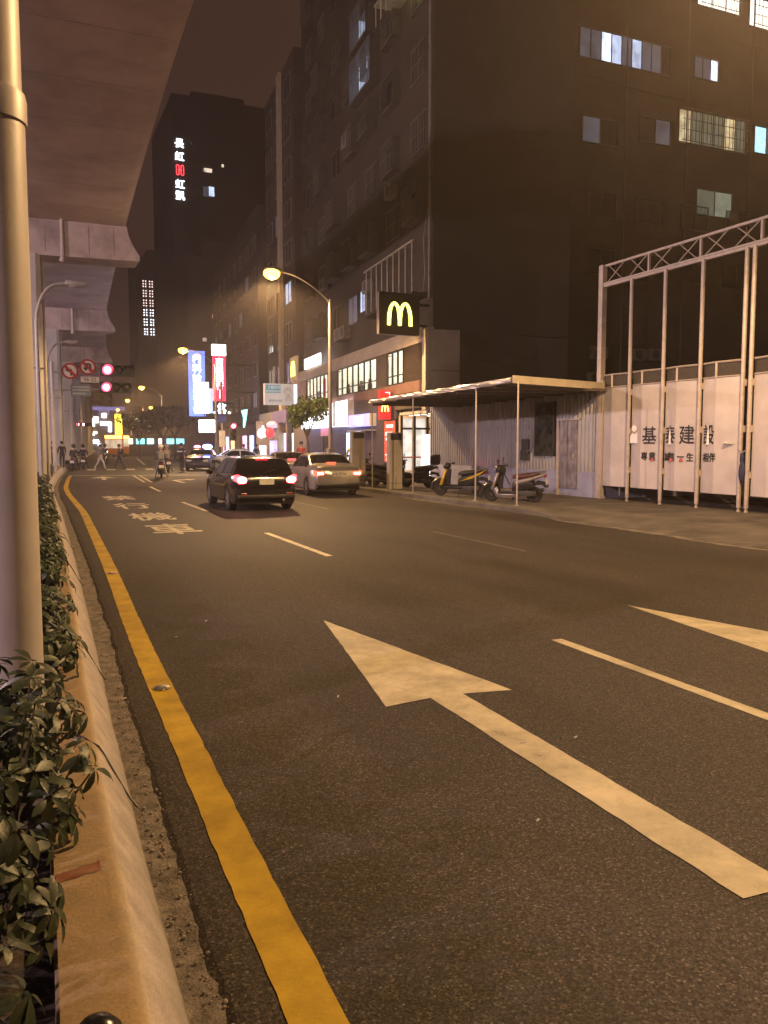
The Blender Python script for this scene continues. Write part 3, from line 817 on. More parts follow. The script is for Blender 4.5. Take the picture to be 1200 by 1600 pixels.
# canopy over the pavement
cp=thing('walkway_canopy','flat canopy with crinkled foil front edge on thin posts over the pavement','canopy',(0,0,0))
b=MB(); P_=[(12.0,18.98,0),(15.92,20.15,0),(15.92,31.3,-.13),(12.0,28.75,-.13)]; b.add([(x,y,3.44+d) for x,y,d in P_]+[(x,y,3.56+d) for x,y,d in P_],[(3,2,1,0),(4,5,6,7),(0,1,5,4),(1,2,6,5),(2,3,7,6),(3,0,4,7)]); b.build('roof_sheet',mat('canopy_sheet',(.30,.27,.25),.6,.3,.2,2),cp)
# crinkled foil fascia along the road edge
f=MB(); rnd=random.Random(4); ks=frange(18.95,28.8,.30)
for i,yy in enumerate(ks):
    for j in range(5):
        z=3.41+j*.037-.0133*(yy-18.95); f.v.append((11.97+rnd.uniform(-.016,.016)-(.02 if j in(1,2,3) else 0),yy+rnd.uniform(-.02,.02),z+rnd.uniform(-.012,.012)))
    if i:
        for j in range(4): a=(i-1)*5+j; f.f.append((a,a+1,a+6,a+5)); f.m.append(0)
f.build('foil_fascia',mat('foil',(.74,.71,.68),.32,.6,.08,4,.25,9),cp)
b=MB(); d=(Vector((15.95,20.14,0))-Vector((11.98,18.93,0))); L=d.length; a=math.atan2(d.y,d.x)
b.bbox((L/2,-.02,3.50),(L,.05,.21),.01,0,Matrix.Translation((11.98,18.93,0))@Matrix.Rotation(a,4,'Z')); b.build('end_fascia',mat('cream_board',(.60,.53,.40),.55,0,.08,3),cp)
for k in range(9):
    yy=19.9+k*1.1; x1=15.9
    b=MB(); dz=-.0133*(yy-18.95)-.012; b.box(12.05,x1,yy,yy+.05,3.36+dz,3.44+dz); b.build('joist',mat('joist_steel',(.16,.13,.11),.6,.3),cp)
for (x,yy) in ((11.93,28.55),(11.93,25.02),(11.97,20.9),(12.0,18.74)):
    b=MB(); b.tube([(x+.05,yy,.13),(x+.05,yy,3.42-.0133*(yy-18.95))],.024,8); p=b.build('post',mat('thin_post',(.52,.47,.42),.4,.4),cp,True)
    b=MB(); b.bbox((x+.05,yy,.145),(.12,.12,.02),.004); b.build('foot',M_GSTEEL,p)

# ------------------------------------------------------------------ tall panel stands under the canopy
M_STAND = mat('stand_panel',(.66,.60,.53),.6,0,.08,2)
def stand(x,y,rz,label,w=.62,h=2.05):
    t=thing('panel_stand',label,'display stand',(x,y,.15),rz,'panel stands on the pavement')
    b=MB(); b.bbox((0,0,h/2),(w,.16,h),.012); b.build('panel',M_STAND,t)
    b=MB(); b.box(-w*.40,w*.42,-.09,-.083,h-.27,h-.05); b.build('header',mat('stand_header',(.05,.048,.055),.4),t)
    b=MB(); b.box(-w*.42,w*.42,-.086,-.081,.20,.22); b.box(-.01,.01,-.086,-.081,.0,.45); b.build('seam',mat('stand_seam',(.2,.18,.16),.7),t)
    return t
stand(12.40,27.45,.30,'tall pale panel stand with dark header in front of the red poster')
stand(12.05,30.2,.30,'tall pale panel stand with dark header behind the first canopy post',.66,2.12)
ab=thing('entrance_signboard','glowing white leaning board beside the restaurant entrance','signboard',(16.25,32.6,.15),.2)
b=MB(); b.prism([(-.30,0),(.30,0),(.30,2.05),(-.18,2.05)],-.05,.05,'y'); b.build('panel',emit('white_board_light',(1,.97,.93),1.6,.1),ab)
b=MB(); b.box(-.34,-.30,-.2,.2,0,.05); b.box(.30,.34,-.2,.2,0,.05); b.build('foot',M_GSTEEL,ab)
# ------------------------------------------------------------------ restaurant podium (local +Y runs along the facade, -X faces the street)
FA=R(-5.2); P0=(17.09,34.25,.15)
M_DKCLAD=mat('dark_cladding',(.11,.085,.075),.5,.1,.12,1.5)
M_REDCLAD=mat('red_brown_cladding',(.26,.15,.12),.6,0,.10,1.2)
M_CREAMB=mat('cream_band',(.52,.44,.33),.6,0,.08,1.5)
M_FRAME=mat('black_frame',(.02,.018,.017),.4,.2)
M_SIDE=mat('side_plaster',(.36,.33,.30),.8,0,.10,.9,.1,10)
M_ROOM=emit('lit_room',(1.0,.90,.66),1.9,.35,.9)
M_ROOMW=emit('lit_room_white',(1.0,.95,.82),1.5,.2,.7)
M_GLASS=mat('window_glass',(.9,.95,.95),.03,0,.02,1,0,1,trans=1.0)
M_YELLOW=emit('arch_yellow',(1.0,.90,.12),6.0)
M_WSIGN=emit('white_sign_light',(.97,.96,1.0),4.2,.1,.6)
M_TOWERD0=mat('tower_side_render',(.060,.050,.043),.85,0,.22,.35,.1,4)
pod=thing('restaurant_block','two-storey restaurant with cream band, long lit upper windows and black cladding','restaurant',P0,FA)
def pbox(name,m,*a,par=None):
    b=MB(); b.box(*a); return b.build(name,m,par if par else pod)
pbox('roof_slab',M_SIDE,.06,1.6,.0,29.0,6.80,6.86)
pbox('side_wall',M_SIDE,.06,1.62,-.03,.12,3.1,6.86)
pbox('side_wall',M_SIDE,.12,1.60,.12,.26,3.2,6.79)
pbox('rear_wall',M_TOWERD0,1.62,7.7,.62,.9,0,6.79)
pbox('seam',mat('joint_dark',(.10,.085,.07),.9),.20,1.60,-.034,-.031,4.98,5.01)
pbox('cream_band',M_CREAMB,-.10,.06,-.03,29.0,6.32,6.88)
pbox('corner_pier',M_CREAMB,-.08,.06,-.03,.42,3.2,6.32)
pbox('lower_band',M_REDCLAD,-.04,.10,.42,29,4.12,4.62)
for a,c in ((5.75,7.45),(15.7,18.0),(24.3,29.0)): pbox('wall_pier',M_DKCLAD if a<20 else M_REDCLAD,-.03,.12,a,c,4.62,6.32)
# louvred bay
lv=pbox('louvre_bay',M_DKCLAD,.02,.10,.42,3.15,4.62,6.32)
for k in range(20):
    b=MB(); z=4.68+k*.082; b.add([(-.03,.44,z),(-.03,3.13,z),(.015,3.13,z+.06),(.015,.44,z+.06)],[(0,1,2,3)]); b.build('slat',M_DKCLAD,lv)
def window_band(u0,u1,z0,z1,nm,rail,seats=True):
    w=MB(); t=.07
    w.box(-.03,.06,u0,u1,z0,z0+t); w.box(-.03,.06,u0,u1,z1-t,z1)
    for i in range(nm+1):
        u=u0+(u1-u0-t)*i/nm; w.box(-.032,.062,u,u+t,z0+.001,z1-.001)
    w.box(-.025,.05,u0,u1,rail,rail+.05)
    win=w.build('window',M_FRAME,pod)
    for i in range(nm):
        a=u0+(u1-u0-t)*i/nm+t; c=u0+(u1-u0-t)*(i+1)/nm
        for (za,zb) in ((z0+t,rail),(rail+.05,z1-t)):
            b=MB(); b.box(.010,.018,a,c,za,zb); b.build('pane',M_GLASS,win)
    b=MB(); b.box(.62,.66,u0-.1,u1+3.0,z0-.1,z1+.0); b.build('room_wall',M_ROOM,win)
    b=MB(); b.box(.14,.61,u0-.05,u1+.5,z1-.03,z1-.005); b.build('room_ceiling',M_ROOMW,win)
    rnd=random.Random(int(u0*10))
    b=MB()
    for i in range(int((u1-u0)*.7)):
        u=rnd.uniform(u0,u1); b.ball((.42,u,z0+.62),(.11,.12,.14),8,6); b.bbox((.42,u,z0+.24),(.22,.34,.5),.06)
    b.build('furniture',mat('room_dark',(.14,.09,.07),.7),win)
window_band(3.15,5.75,4.62,6.32,3,5.05)
window_band(7.45,15.7,4.62,6.32,7,5.05)
window_band(18.0,24.3,4.62,6.32,6,5.05)
# ground floor: dark fascia, piers, shopfronts
pbox('fascia',M_DKCLAD,-.02,.10,4.3,29,3.35,4.12)
pbox('fascia',M_DKCLAD,-.02,.10,.42,4.3,3.35,4.12)
M_BLUEWALL=mat('dark_blue_wall',(.06,.055,.14),.5,0,.1)
pbox('shop_wall',M_BLUEWALL,.0,.10,9.2,24.5,0,3.35)
pbox('shop_wall',M_DKCLAD,.0,.10,4.3,9.2,0,3.35)
pbox('shop_wall',mat('grey_shutter',(.28,.25,.26),.6,.1,.15,5),.0,.10,24.5,29,0,3.35)
for (u0,u1,z0,z1,m) in ((12.2,13.5,.4,2.3,emit('blue_shop_light',(.45,.62,1.0),4.0,.4,3)),(10.4,11.5,.2,2.3,emit('pale_shop_light',(.65,.78,1.0),5.0,.3,3)),(17.2,19.2,.1,2.2,mat('shop_dark_glass',(.05,.045,.06),.1))):
    f=MB(); f.box(-.05,.0,u0-.08,u1+.08,z0-.08,z0); f.box(-.05,.0,u0-.08,u1+.08,z1,z1+.08); f.box(-.049,.0,u0-.08,u0,z0,z1); f.box(-.049,.0,u1,u1+.08,z0,z1)
    fo=f.build('shop_window',M_FRAME,pod); b=MB(); b.box(-.02,-.01,u0,u1,z0,z1); b.build('pane',m,fo)
# corner entrance: doors face down the street under the overhang
pbox('entrance_soffit',mat('soffit_cream',(.70,.62,.50),.6),-.02,3.6,.0,3.7,3.05,3.19)
pbox('entrance_wall',emit('entrance_room',(1.0,.62,.34),.45,.5,1.2),.05,3.6,3.95,4.0,0,3.05)
f=MB()
for x in (.06,.75,1.45,2.15,2.9): f.box(x,x+.11,3.70,3.78,0,3.05)
f.box(.06,3.0,3.701,3.779,2.35,2.45); f.box(.06,3.0,3.701,3.779,.92,.99); f.build('entrance_frame',M_FRAME,pod)
for x,m,z0,z1 in ((.22,emit('poster_white',(1,.93,.85),.85,.4,3),.3,2.9),(.92,emit('poster_white',(1,.93,.85),.85,.4,3),.5,2.9),(1.6,emit('poster_tan',(.85,.45,.2),.5,.4,3),1.0,2.7),(2.3,emit('poster_tan',(.85,.45,.2),.5,.4,3),1.0,2.7)):
    pbox('window_poster',m,x,x+.46,3.80,3.81,z0,z1)
pbox('queue_rail',mat('rail_red',(.6,.08,.03),.4),.0,3.0,3.3,3.34,.95,1.0)
for u in (.6,1.5,2.4,3.2):
    for x in (.45,1.4,2.3):
        b=MB(); b.lathe([(.13,3.02),(.13,3.046)],12,0,Matrix.Translation((x,u,0))); b.build('downlight',emit('downlight_glow',(1,.88,.66),3.5),pod)
# poster box with arches
pb=thing('menu_poster','backlit red menu poster with a yellow arch on the dark restaurant wall','poster',(0,0,0)); pb.parent=None
Mloc=Matrix.Translation(P0)@Matrix.Rotation(FA,4,'Z')
def at_f(u,x,z): return tuple(Mloc@Vector((x,u,z)))
pb.location=at_f(4.95,-.06,1.75); pb.rotation_euler=(0,0,FA)
b=MB(); b.bbox((0,0,0),(.10,1.9,2.3),.01); b.build('case',M_FRAME,pb)
b=MB(); b.box(-.056,-.052,-.86,.86,-1.06,1.06); b.build('panel',emit('poster_red',(.95,.13,.05),.85,.25,1.5),pb)
def arches(s,m,par,loc,rot,t=.03,name='arch_emblem'):
    b=MB()
    for k,cx in enumerate((-.29,.29)):
        N=22; o=[];i_=[]
        for q in range(N+1):
            a=PI*q/N; sx=math.cos(a); sz=math.sin(a)
            o.append((cx-.375*sx*(1-.10*sz), -.55+1.12*sz**.62)); i_.append((cx-.205*sx*(1-.18*sz), -.55+ (.985*sz**.62 if 0<q<N else 0)))
        yo=k*.002
        for q in range(N):
            A,B,C_,D=o[q],o[q+1],i_[q+1],i_[q]
            vs=[(p[0]*s,-t-yo,p[1]*s) for p in (A,B,C_,D)]+[(p[0]*s,yo,p[1]*s) for p in (A,B,C_,D)]
            b.add(vs,[(0,1,2,3),(7,6,5,4),(0,4,5,1),(2,6,7,3)])
    return b.build(name,m,par,False,loc,rot)
arches(.42,emit('poster_arch',(1,.75,.1),1.6),pb,(-.062,-.15,-.25),FACE_W,.004)
b=MB()
for (y0,y1,z0,z1) in ((-.55,.55,.72,.88),(-.45,.7,.30,.50),(-.45,.6,.05,.2),(-.7,.7,-.72,-.66),(-.7,.5,-.84,-.79),(-.7,.6,-.97,-.92)): b.box(-.064,-.060,y0,y1,z0,z1)
b.build('print',emit('poster_print',(1,.88,.72),1.5),pb)
# big projecting arch sign
ps=thing('arch_sign','dark square projecting sign with glowing yellow arches above the corner','sign',(15.86,34.55,7.66))
b=MB(); b.bbox((0,.16,0),(2.02,.30,1.88),.02); b.build('case',mat('sign_brown',(.045,.04,.028),.35),ps)
arches(.93,M_YELLOW,ps,(.0,-.0,-.02),None,.03)
b=MB(); b.box(.98,1.55,.08,.22,.42,.52); b.box(.98,1.4,.08,.22,-.52,-.42); b.build('bracket',M_FRAME,ps)
b=MB(); b.box(-1.018,-1.0101,.03,.29,-.92,.92); b.build('side_trim',mat('trim_alu',(.45,.42,.38),.3,.7),ps)
# narrow arch sign and name board at the far end
vs_=thing('arch_sign','small tan wall sign with yellow arches at far end of the restaurant','sign',at_f(27.9,-.14,7.45),FA)
b=MB(); b.bbox((0,0,0),(.16,2.5,1.75),.02); b.build('case',emit('sign_tan_light',(.55,.36,.14),.45),vs_)
a_=arches(1.02,M_YELLOW,vs_,(-.085,0,-.05),FACE_W,.02); a_.rotation_euler=(0,0,-PI/2)
nm_=thing('name_board','small glowing white name board above the restaurant upper windows','sign',at_f(21.9,-.12,7.42),FA)
b=MB(); b.bbox((0,0,0),(.10,4.7,.72),.02); b.build('case',M_WSIGN,nm_)
place('lettering',text_mesh("McDonald's",.62,emit('lettering_grey',(.55,.6,.66),.9),.002),nm_,(-.056,0,0),FACE_W)
# red projecting box sign below
rs=thing('arch_sign','red lit box sign with small yellow arches above the canopy edge','sign',at_f(4.5,-.5,3.62),FA)
b=MB(); b.bbox((0,.1,.0),(.62,.22,1.5),.02); b.build('case',emit('red_box_light',(.85,.05,.05),.55,.2,1),rs)
arches(.30,M_YELLOW,rs,(-.02,-.012,-.18),None,.02)
b=MB(); b.box(.0,.24,-.016,-.011,.60,.64); b.box(.20,.24,-.017,-.012,.50,.60); b.build('print',emit('sign_print_white',(1,1,1),2),rs)
# white backlit shop fascias
def fascia_sign(u0,u1,z0,z1,label,m,txt=None):
    t=thing('fascia_sign',label,'sign',at_f((u0+u1)/2,-.22,(z0+z1)/2),FA,'lit shop signs')
    b=MB(); b.bbox((0,0,0),(.36,u1-u0,z1-z0),.02); b.build('case',m,t)
    b=MB(); b.box(-.185,.185,-(u1-u0)/2-.05,-(u1-u0)/2,-(z1-z0)/2,(z1-z0)/2); b.build('end_cap',mat('sign_cap',(.6,.58,.56),.4),t)
    return t
fascia_sign(15.3,24.3,2.72,4.22,'long glowing white shop sign behind the small street tree',M_WSIGN)
fascia_sign(11.9,14.6,2.70,4.24,'short glowing white shop sign just past the lamp pole',M_WSIGN)
sg=fascia_sign(7.5,11.7,2.62,3.30,'lilac lit shop sign with white letters above the blue shop door',emit('lilac_light',(.55,.50,1.0),1.5,.2,1))
place('lettering',text_mesh('NAVY',.62,emit('sign_print_white',(1,1,1),2),.002,.01,1.3),sg,(-.185,0,0),FACE_W)
pbox('awning',mat('awning_metal',(.5,.5,.58),.3,.4),-.55,.0,7.6,11.6,2.35,2.42)
fb=thing('shop_banner','narrow vertical red banner fixed beside the lamp pole','banner',at_f(15.45,-.9,4.9),FA)
b=MB(); b.bbox((0,0,0),(.06,.5,1.7),.01); b.build('cloth',mat('banner_red',(.62,.03,.06),.7),fb)
pk=thing('hanging_banner','pink shop banner over the dark doorway under the long white sign','banner',at_f(18.3,-.10,2.42),FA)
b=MB(); b.bbox((0,0,0),(.06,2.6,.55),.01); b.build('cloth',mat('banner_pink',(.75,.30,.52),.7),pk)

# ------------------------------------------------------------------ dark apartment tower above and behind
M_TOWER=mat('tower_tile',(.050,.041,.036),.75,0,.14,.5,.1,6)
M_TOWERD=mat('tower_side_render',(.060,.050,.043),.85,0,.22,.35,.1,4)
M_DKGLASS=mat('dark_pane',(.035,.035,.035),.12)
M_AC=mat('aircon_white',(.24,.235,.22),.6)
M_AC2=mat('old_pipe',(.13,.12,.11),.7)
BLUEW=emit('blue_white_room',(.60,.72,1.0),.9,.5,1.3); DIMB=emit('dim_blue_room',(.42,.46,.60),.13,.6,1.2)
WARM=emit('warm_room',(1.0,.80,.45),.55,.6,2); GREENY=emit('greenish_room',(.75,.85,.20),.35,.6,2); DIMG=emit('dim_green_room',(.55,.62,.45),.16,.4,2)
WHITEW=emit('white_room',(1,.97,.86),1.6,.3,2)
tw=thing('apartment_tower','tall dark apartment tower with caged windows above the restaurant','building',P0,FA)
def tbox(name,m,*a,par=None):
    b=MB(); b.box(*a); return b.build(name,m,par if par else tw)
tbox('tower_wall',M_TOWER,.55,7.7,.62,27.5,6.87,44)
tbox('sill_band',M_CREAMB,-.02,.55,.5,27.5,6.89,7.05)
def fwindow(par,u,z,w,h,m=M_DKGLASS,x=.55,bars=0,proj=.0):
    f=MB(); t=.06; d=.06+proj
    f.box(x-d,x,u,u+w,z-t,z); f.box(x-d,x,u,u+w,z+h,z+h+t); f.box(x-d,x,u-t,u,z-t,z+h+t); f.box(x-d,x,u+w,u+w+t,z-t,z+h+t)
    f.box(x-.05,x-.01,u+w/2-.03,u+w/2+.03,z,z+h)
    fo=f.build('window',mat('window_frame_grey',(.13,.125,.12),.5,.3),par)
    b=MB(); b.box(x-.03,x-.02,u,u+w,z,z+h); b.build('pane',m,fo)
    if bars:
        g=MB()
        for i in range(bars): yy=u+w*(i+.5)/bars; g.tube([(x-d-.03,yy,z-.1),(x-d-.03,yy,z+h+.1)],.018,5)
        for zz in (z,z+h*.5,z+h): g.box(x-d-.045,x-d-.015,u,u+w,zz-.015,zz+.015)
        g.build('grille',mat('grille_steel',(.20,.19,.175),.5,.4),fo)
    return fo
rnd=random.Random(31)
for fl in range(10):
    z=9.0+fl*3.3
    for k in range(7):
        u=1.6+k*3.75
        if fl==0 and k<2: continue
        m=M_DKGLASS
        if (fl,k)==(5,3): continue
        if (fl,k)==(0,3): m=BLUEW if False else DIMB
        fwindow(tw,u,z,1.9,1.55,m,.55,9 if rnd.random()<.6 else 0,rnd.choice([0,.35,.5]))
fwindow(tw,8.6,21.3,3.9,2.2,BLUEW,.55,14,.55)
fwindow(tw,9.5,24.2,3.0,2.0,emit('blue_white_room2',(.6,.75,1),.5,.6,2),.55,10,.5)
fwindow(tw,1.4,24.0,4.0,2.2,GREENY,.55,7,.7)
tbox('balcony_soffit',mat('soffit_old',(.40,.40,.28),.7),-.75,.55,1.3,5.6,23.4,23.46)
tbox('balcony_lamp',emit('green_lamp_light',(.80,.85,.14),5),-.1,.02,2.6,4.2,23.30,23.385)
for u in (1.4,2.2,3.0,3.8,4.6,5.4):
    b=MB(); b.tube([(-.70,u,22.4),(-.70,u,23.4)],.03,6); b.build('balcony_bar',mat('bar_pale',(.5,.48,.42),.5),tw)
fwindow(tw,11.2,9.4,1.0,1.2,BLUEW,.55)
# balcony cage of pale bars over the arch sign
cg=tbox('balcony_slab',M_TOWER,-.35,.55,1.0,8.8,8.55,8.70)
for i in range(9):
    b=MB(); b.tube([(-.30,1.2+i*.9,8.7),(-.30,1.2+i*.9,11.0)],.03,6); b.build('bar',mat('bar_pale',(.5,.48,.42),.5),cg)
b=MB(); b.box(-.35,-.25,1.0,8.8,11.0,11.06); b.build('rail',mat('bar_pale',(.5,.48,.42),.5),cg)
def aircon(par,loc,s=1.0):
    b=MB(); b.bbox((0,0,0),(.42*s,1.0*s,.68*s),.03); a=b.build('air_conditioner',M_AC,par,False,loc)
    b=MB(); b.lathe([(.27*s,0),(.27*s,.02)],16,0,Matrix.Translation((-.215*s,-.12*s,0))@Matrix.Rotation(-PI/2,4,'Y')); b.build('fan_grille',mat('fan_dark',(.09,.09,.085),.6),a)
    return a
aircon(tw,(.25,16.0,8.55),1.15); aircon(tw,(.25,14.7,8.55),1.15); aircon(tw,(.25,9.9,10.5)); aircon(tw,(.25,14.1,19.9),1.1); aircon(tw,(.25,20,12.4)); aircon(tw,(.25,5.9,14.6))
b=MB(); b.tube([(.40,.75,8.4),(.40,.75,44)],.07,8); b.build('downpipe',M_AC,tw,True)
b=MB(); b.tube([(.35,2.1,8.9),(.3,1.3,8.75),(.32,1.1,9.6),(.30,1.25,11.2),(.4,1.0,12.5)],.035,6); b.build('conduit',M_AC,tw,True)
# wing behind the building site: big flat wall facing this way
wing=thing('apartment_wing','broad dark apartment wing with scattered lit windows behind the building site','building',(0,41,0))
def wbox(name,m,*a,par=None):
    b=MB(); b.box(*a); return b.build(name,m,par if par else wing)
wbox('wing_wall',M_TOWERD,29.3,70,0,12,0,46)
wbox('link_wall',M_TOWERD,24.6,29.29,1.2,12,0,42)
b=MB(); b.tube([(29.2,.9,0),(29.2,.9,42)],.09,8); b.build('downpipe',M_AC,wing,True)
def swindow(x0,x1,z0,z1,panes,label=None,bars=0,y=0):
    f=MB(); t=.07
    f.box(x0-t,x1+t,y-.08,y,z0-t,z0); f.box(x0-t,x1+t,y-.08,y,z1,z1+t); f.box(x0-t,x0,y-.079,y,z0,z1); f.box(x1,x1+t,y-.079,y,z0,z1)
    n=len(panes)
    for i in range(1,n): xx=x0+(x1-x0)*i/n; f.box(xx-.03,xx+.03,y-.075,y,z0,z1)
    fo=f.build('window',mat('window_frame_grey',(.13,.125,.12),.5,.3),wing)
    for i,m in enumerate(panes):
        b=MB(); b.box(x0+(x1-x0)*i/n+.03,x0+(x1-x0)*(i+1)/n-.03,y-.04,y-.03,z0,z1); b.build('pane',m,fo)
    if bars:
        g=MB()
        for i in range(bars): xx=x0+(x1-x0)*(i+.5)/bars; g.tube([(xx,y-.35,z0-.1),(xx,y-.35,z1+.1)],.02,5)
        for q in range(4): zz=z0+(z1-z0)*q/3; g.box(x0,x1,y-.37,y-.33,zz-.015,zz+.015)
        g.build('grille',mat('grille_steel',(.20,.19,.175),.5,.4),fo)
    return fo
BRIGHTB=emit('bright_blue_room',(.62,.74,1.0),1.6,.5,2)
swindow(30.2,36.9,25.0-.9,26.6-.9,[DIMB,DIMB,BRIGHTB,BLUEW,DIMB,BLUEW,DIMB,DIMB,M_DKGLASS])
swindow(38.8,40.7,24.4,25.6,[DIMB,DIMB,BRIGHTB])
swindow(37.7,43.2,20.4,22.3,[WARM,DIMG,DIMG,DIMG,WARM,DIMG],bars=18)
swindow(44.0,46.0,20.6,22.2,[emit('cyan_room',(.45,.85,1.0),1.4,.3,6),DIMB])
swindow(39.3,42.2,16.2,17.7,[DIMG,emit('dim_green_room2',(.62,.68,.5),.28,.3,2)])
swindow(38.9,42.3,28.7,30.5,[WHITEW,WHITEW,WHITEW],bars=16)
swindow(43.2,47,28.3,30,[WHITEW,WHITEW],bars=12)
swindow(30.5,33.0,19.4,20.8,[DIMB,M_DKGLASS]); swindow(34.7,37.0,20.0,21.4,[M_DKGLASS,DIMB])
for fl in range(3):
    for k in range(4):
        swindow(31+k*3.6,33+k*3.6,8.6+fl*3.3 if fl else 11.9,10.0+fl*3.3 if fl else 13.3,[M_DKGLASS,M_DKGLASS])
for (x,z) in ((31.8,7.2),(34.8,7.2),(36.1,7.25),(31.6,5.7),(35.0,5.9),(36.2,5.9)):
    b=MB(); b.bbox((x,-.3,z),(1.05,.42,.72),.03); a=b.build('air_conditioner',M_AC,wing)
    b=MB(); b.lathe([(.27,0),(.27,.02)],16,0,Matrix.Translation((x-.15,-.512,z))@Matrix.Rotation(PI/2,4,'X')); b.build('fan_grille',mat('fan_dark',(.09,.09,.085),.6),a)
b=MB()
for x in (25.6,26.3): b.bbox((x,1.0,8.9),(.10,.2,1.1),.02)
b.build('vent_pipe',M_AC,wing)
for x,y0 in ((25.9,1.15),(33.6,-.06),(38.3,-.06),(43.6,-.06)):
    b=MB(); b.tube([(x,y0,0),(x,y0,42)],.05,6); b.build('downpipe',M_AC2,wing,True)
for k,(x0,x1,z) in enumerate(((29.8,38,14.6),(33,47,18.6),(30,43,23.2),(36,49,27.4))):
    b=MB(); b.tube([(x0+(x1-x0)*i/10,-.05,z-.35*math.sin(PI*i/10)) for i in range(11)],.02,5); b.build('slack_cable',M_FRAME,wing,True)
# blank hoarding behind the gates closes off the dark building site
hw=thing('site_wall','plain dark block wall at the back of the building site','wall',(0,0,0))
b=MB(); b.box(22,60,36.0,36.3,0,3.2); b.build('wall_panel',M_TOWERD,hw)
# ------------------------------------------------------------------ sodium street lamps on the far pavement
M_LAMPG=emit('sodium_bowl',(1.0,.56,.05),14)
M_LPOLE=mat('lamp_pole_paint',(.36,.32,.27),.5,.3,.1)
def street_lamp(loc,label,reach=2.6,power=6000,h=9.0,light=True,rz=0):
    t=thing('street_lamp',label,'street lamp',loc,rz,'lit sodium street lamps')
    b=MB(); b.tube([(0,0,0),(0,0,h-1.0)],[.10,.06],10); b.build('pole',M_LPOLE,t,True)
    b=MB(); p=[(0,0,h-1.15)]
    for i in range(1,9):
        k=i/8; p.append((-reach*.86*k, 0, h-1.15+1.15*math.sin(k*PI/2)**.9))
    b.tube(p,[.05]+[.032]*8,8); b.build('arm',M_LPOLE,t,True)
    b=MB(); b.bbox((0,0,.8),(.30,.30,1.3),.03); b.build('base_box',M_LPOLE,t)
    b=MB(); b.ball((-reach*.97,0,h+.07),(.42,.20,.13),12,8); hd=b.build('lamp_head',M_LPOLE,t,True)
    b=MB(); b.ball((-reach,0,h-.10),(.36,.28,.24),16,10); b.build('bowl',M_LAMPG,hd,True)
    if light:
        lamp_light('lamp_light',(-reach,0,h-.42),power,SODIUM,.14,158,t); lamp_light('lamp_glow',(-reach,0,h-.41),power*.08,SODIUM,.12,None,t)
    return t
street_lamp((12.62,34.9,.13),'tall lit street lamp with curved arm in front of the restaurant',2.62)
street_lamp((14.2,66,.13),'second lit street lamp from the restaurant, before the blue sign',2.5)
street_lamp((16.9,111.5,.1),'third lit street lamp along the right pavement',2.5,4200)
street_lamp((19.0,146,.1),'fourth lit street lamp, just left of the third',2.5,3500)
street_lamp((21.5,186,.1),'fifth lit street lamp, above the yellow vertical sign',2.5,3500)
street_lamp((26.4,172,.1),'lit street lamp standing beyond the green road sign',2.5,3000)
street_lamp((12.3,7.7,.13),'lit street lamp by the gates, above the frame',2.6,6500)
street_lamp((12.3,-19.5,.13),'lit street lamp behind the viewpoint',2.6,6500)
def opp_lamp(loc,label):
    t=thing('street_lamp',label,'street lamp',loc,0,'lamps across the viaduct')
    b=MB(); b.tube([(0,0,0),(0,0,8.2),(.4,0,8.9),(1.4,0,9.1)],[.1,.07,.05,.04],10); b.build('pole',M_LPOLE,t,True)
    b=MB(); b.bbox((1.7,0,9.1),(.7,.28,.10),.03); hd=b.build('lamp_head',M_LPOLE,t)
    b=MB(); b.box(1.42,1.98,-.11,.11,9.03,9.048); b.build('panel',emit('led_panel',(1,.86,.76),30),hd)
    lamp_light('lamp_light',(1.7,0,8.85),OPP,(1.0,.70,.70),.2,None,t)
OPP=14000
for y,l in ((-3,'pale lamp across the viaduct level with the viewpoint'),(24,'pale lamp across the viaduct opposite the shed'),(52,'pale lamp across the viaduct by the junction')):
    opp_lamp((-22,y,0),l)

# ------------------------------------------------------------------ second block with shop signs
b2=thing('corner_block','dark shop-house block with purple fascia between restaurant and junction','building',P0,FA)
def bbx(name,m,*a,par=None):
    b=MB(); b.box(*a); return b.build(name,m,par if par else b2)
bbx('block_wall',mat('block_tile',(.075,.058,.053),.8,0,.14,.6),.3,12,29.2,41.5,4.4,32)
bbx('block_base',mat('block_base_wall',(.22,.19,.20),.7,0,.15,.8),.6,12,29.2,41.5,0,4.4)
bbx('shop_fascia',mat('fascia_grey',(.33,.28,.28),.6,0,.1),-.5,.6,35.3,41.6,3.35,4.35)
bbx('shop_fascia',mat('fascia_purple',(.20,.15,.34),.5,0,.1),-.5,.6,29.3,35.25,3.35,4.35)
for u in (29.4,33.0,37.2,40.9): bbx('column',mat('column_plaster',(.34,.29,.27),.7),-.42,-.02,u,u+.5,0,3.35)
for fl in range(8):
    for k in range(3):
        u=30.3+k*3.9; z=6.6+fl*3.2
        f=MB(); f.box(.18,.3,u-.08,u+2.3,z-.08,z); f.box(.18,.3,u-.08,u+2.3,z+1.6,z+1.68); f.box(.181,.3,u-.08,u,z,z+1.6); f.box(.181,.3,u+2.22,u+2.3,z,z+1.6); f.box(.19,.3,u+1.07,u+1.13,z,z+1.6)
        fo=f.build('window',mat('window_frame_pale',(.20,.18,.17),.5,.3),b2)
        lit={(2,0):BLUEW,(4,1):DIMB,(0,2):DIMG}.get((fl,k),M_DKGLASS)
        b=MB(); b.box(.24,.26,u,u+2.22,z,z+1.6); b.build('pane',lit,fo)
bbx('pilaster',M_CREAMB,.05,.3,33.9,35.0,4.4,32)
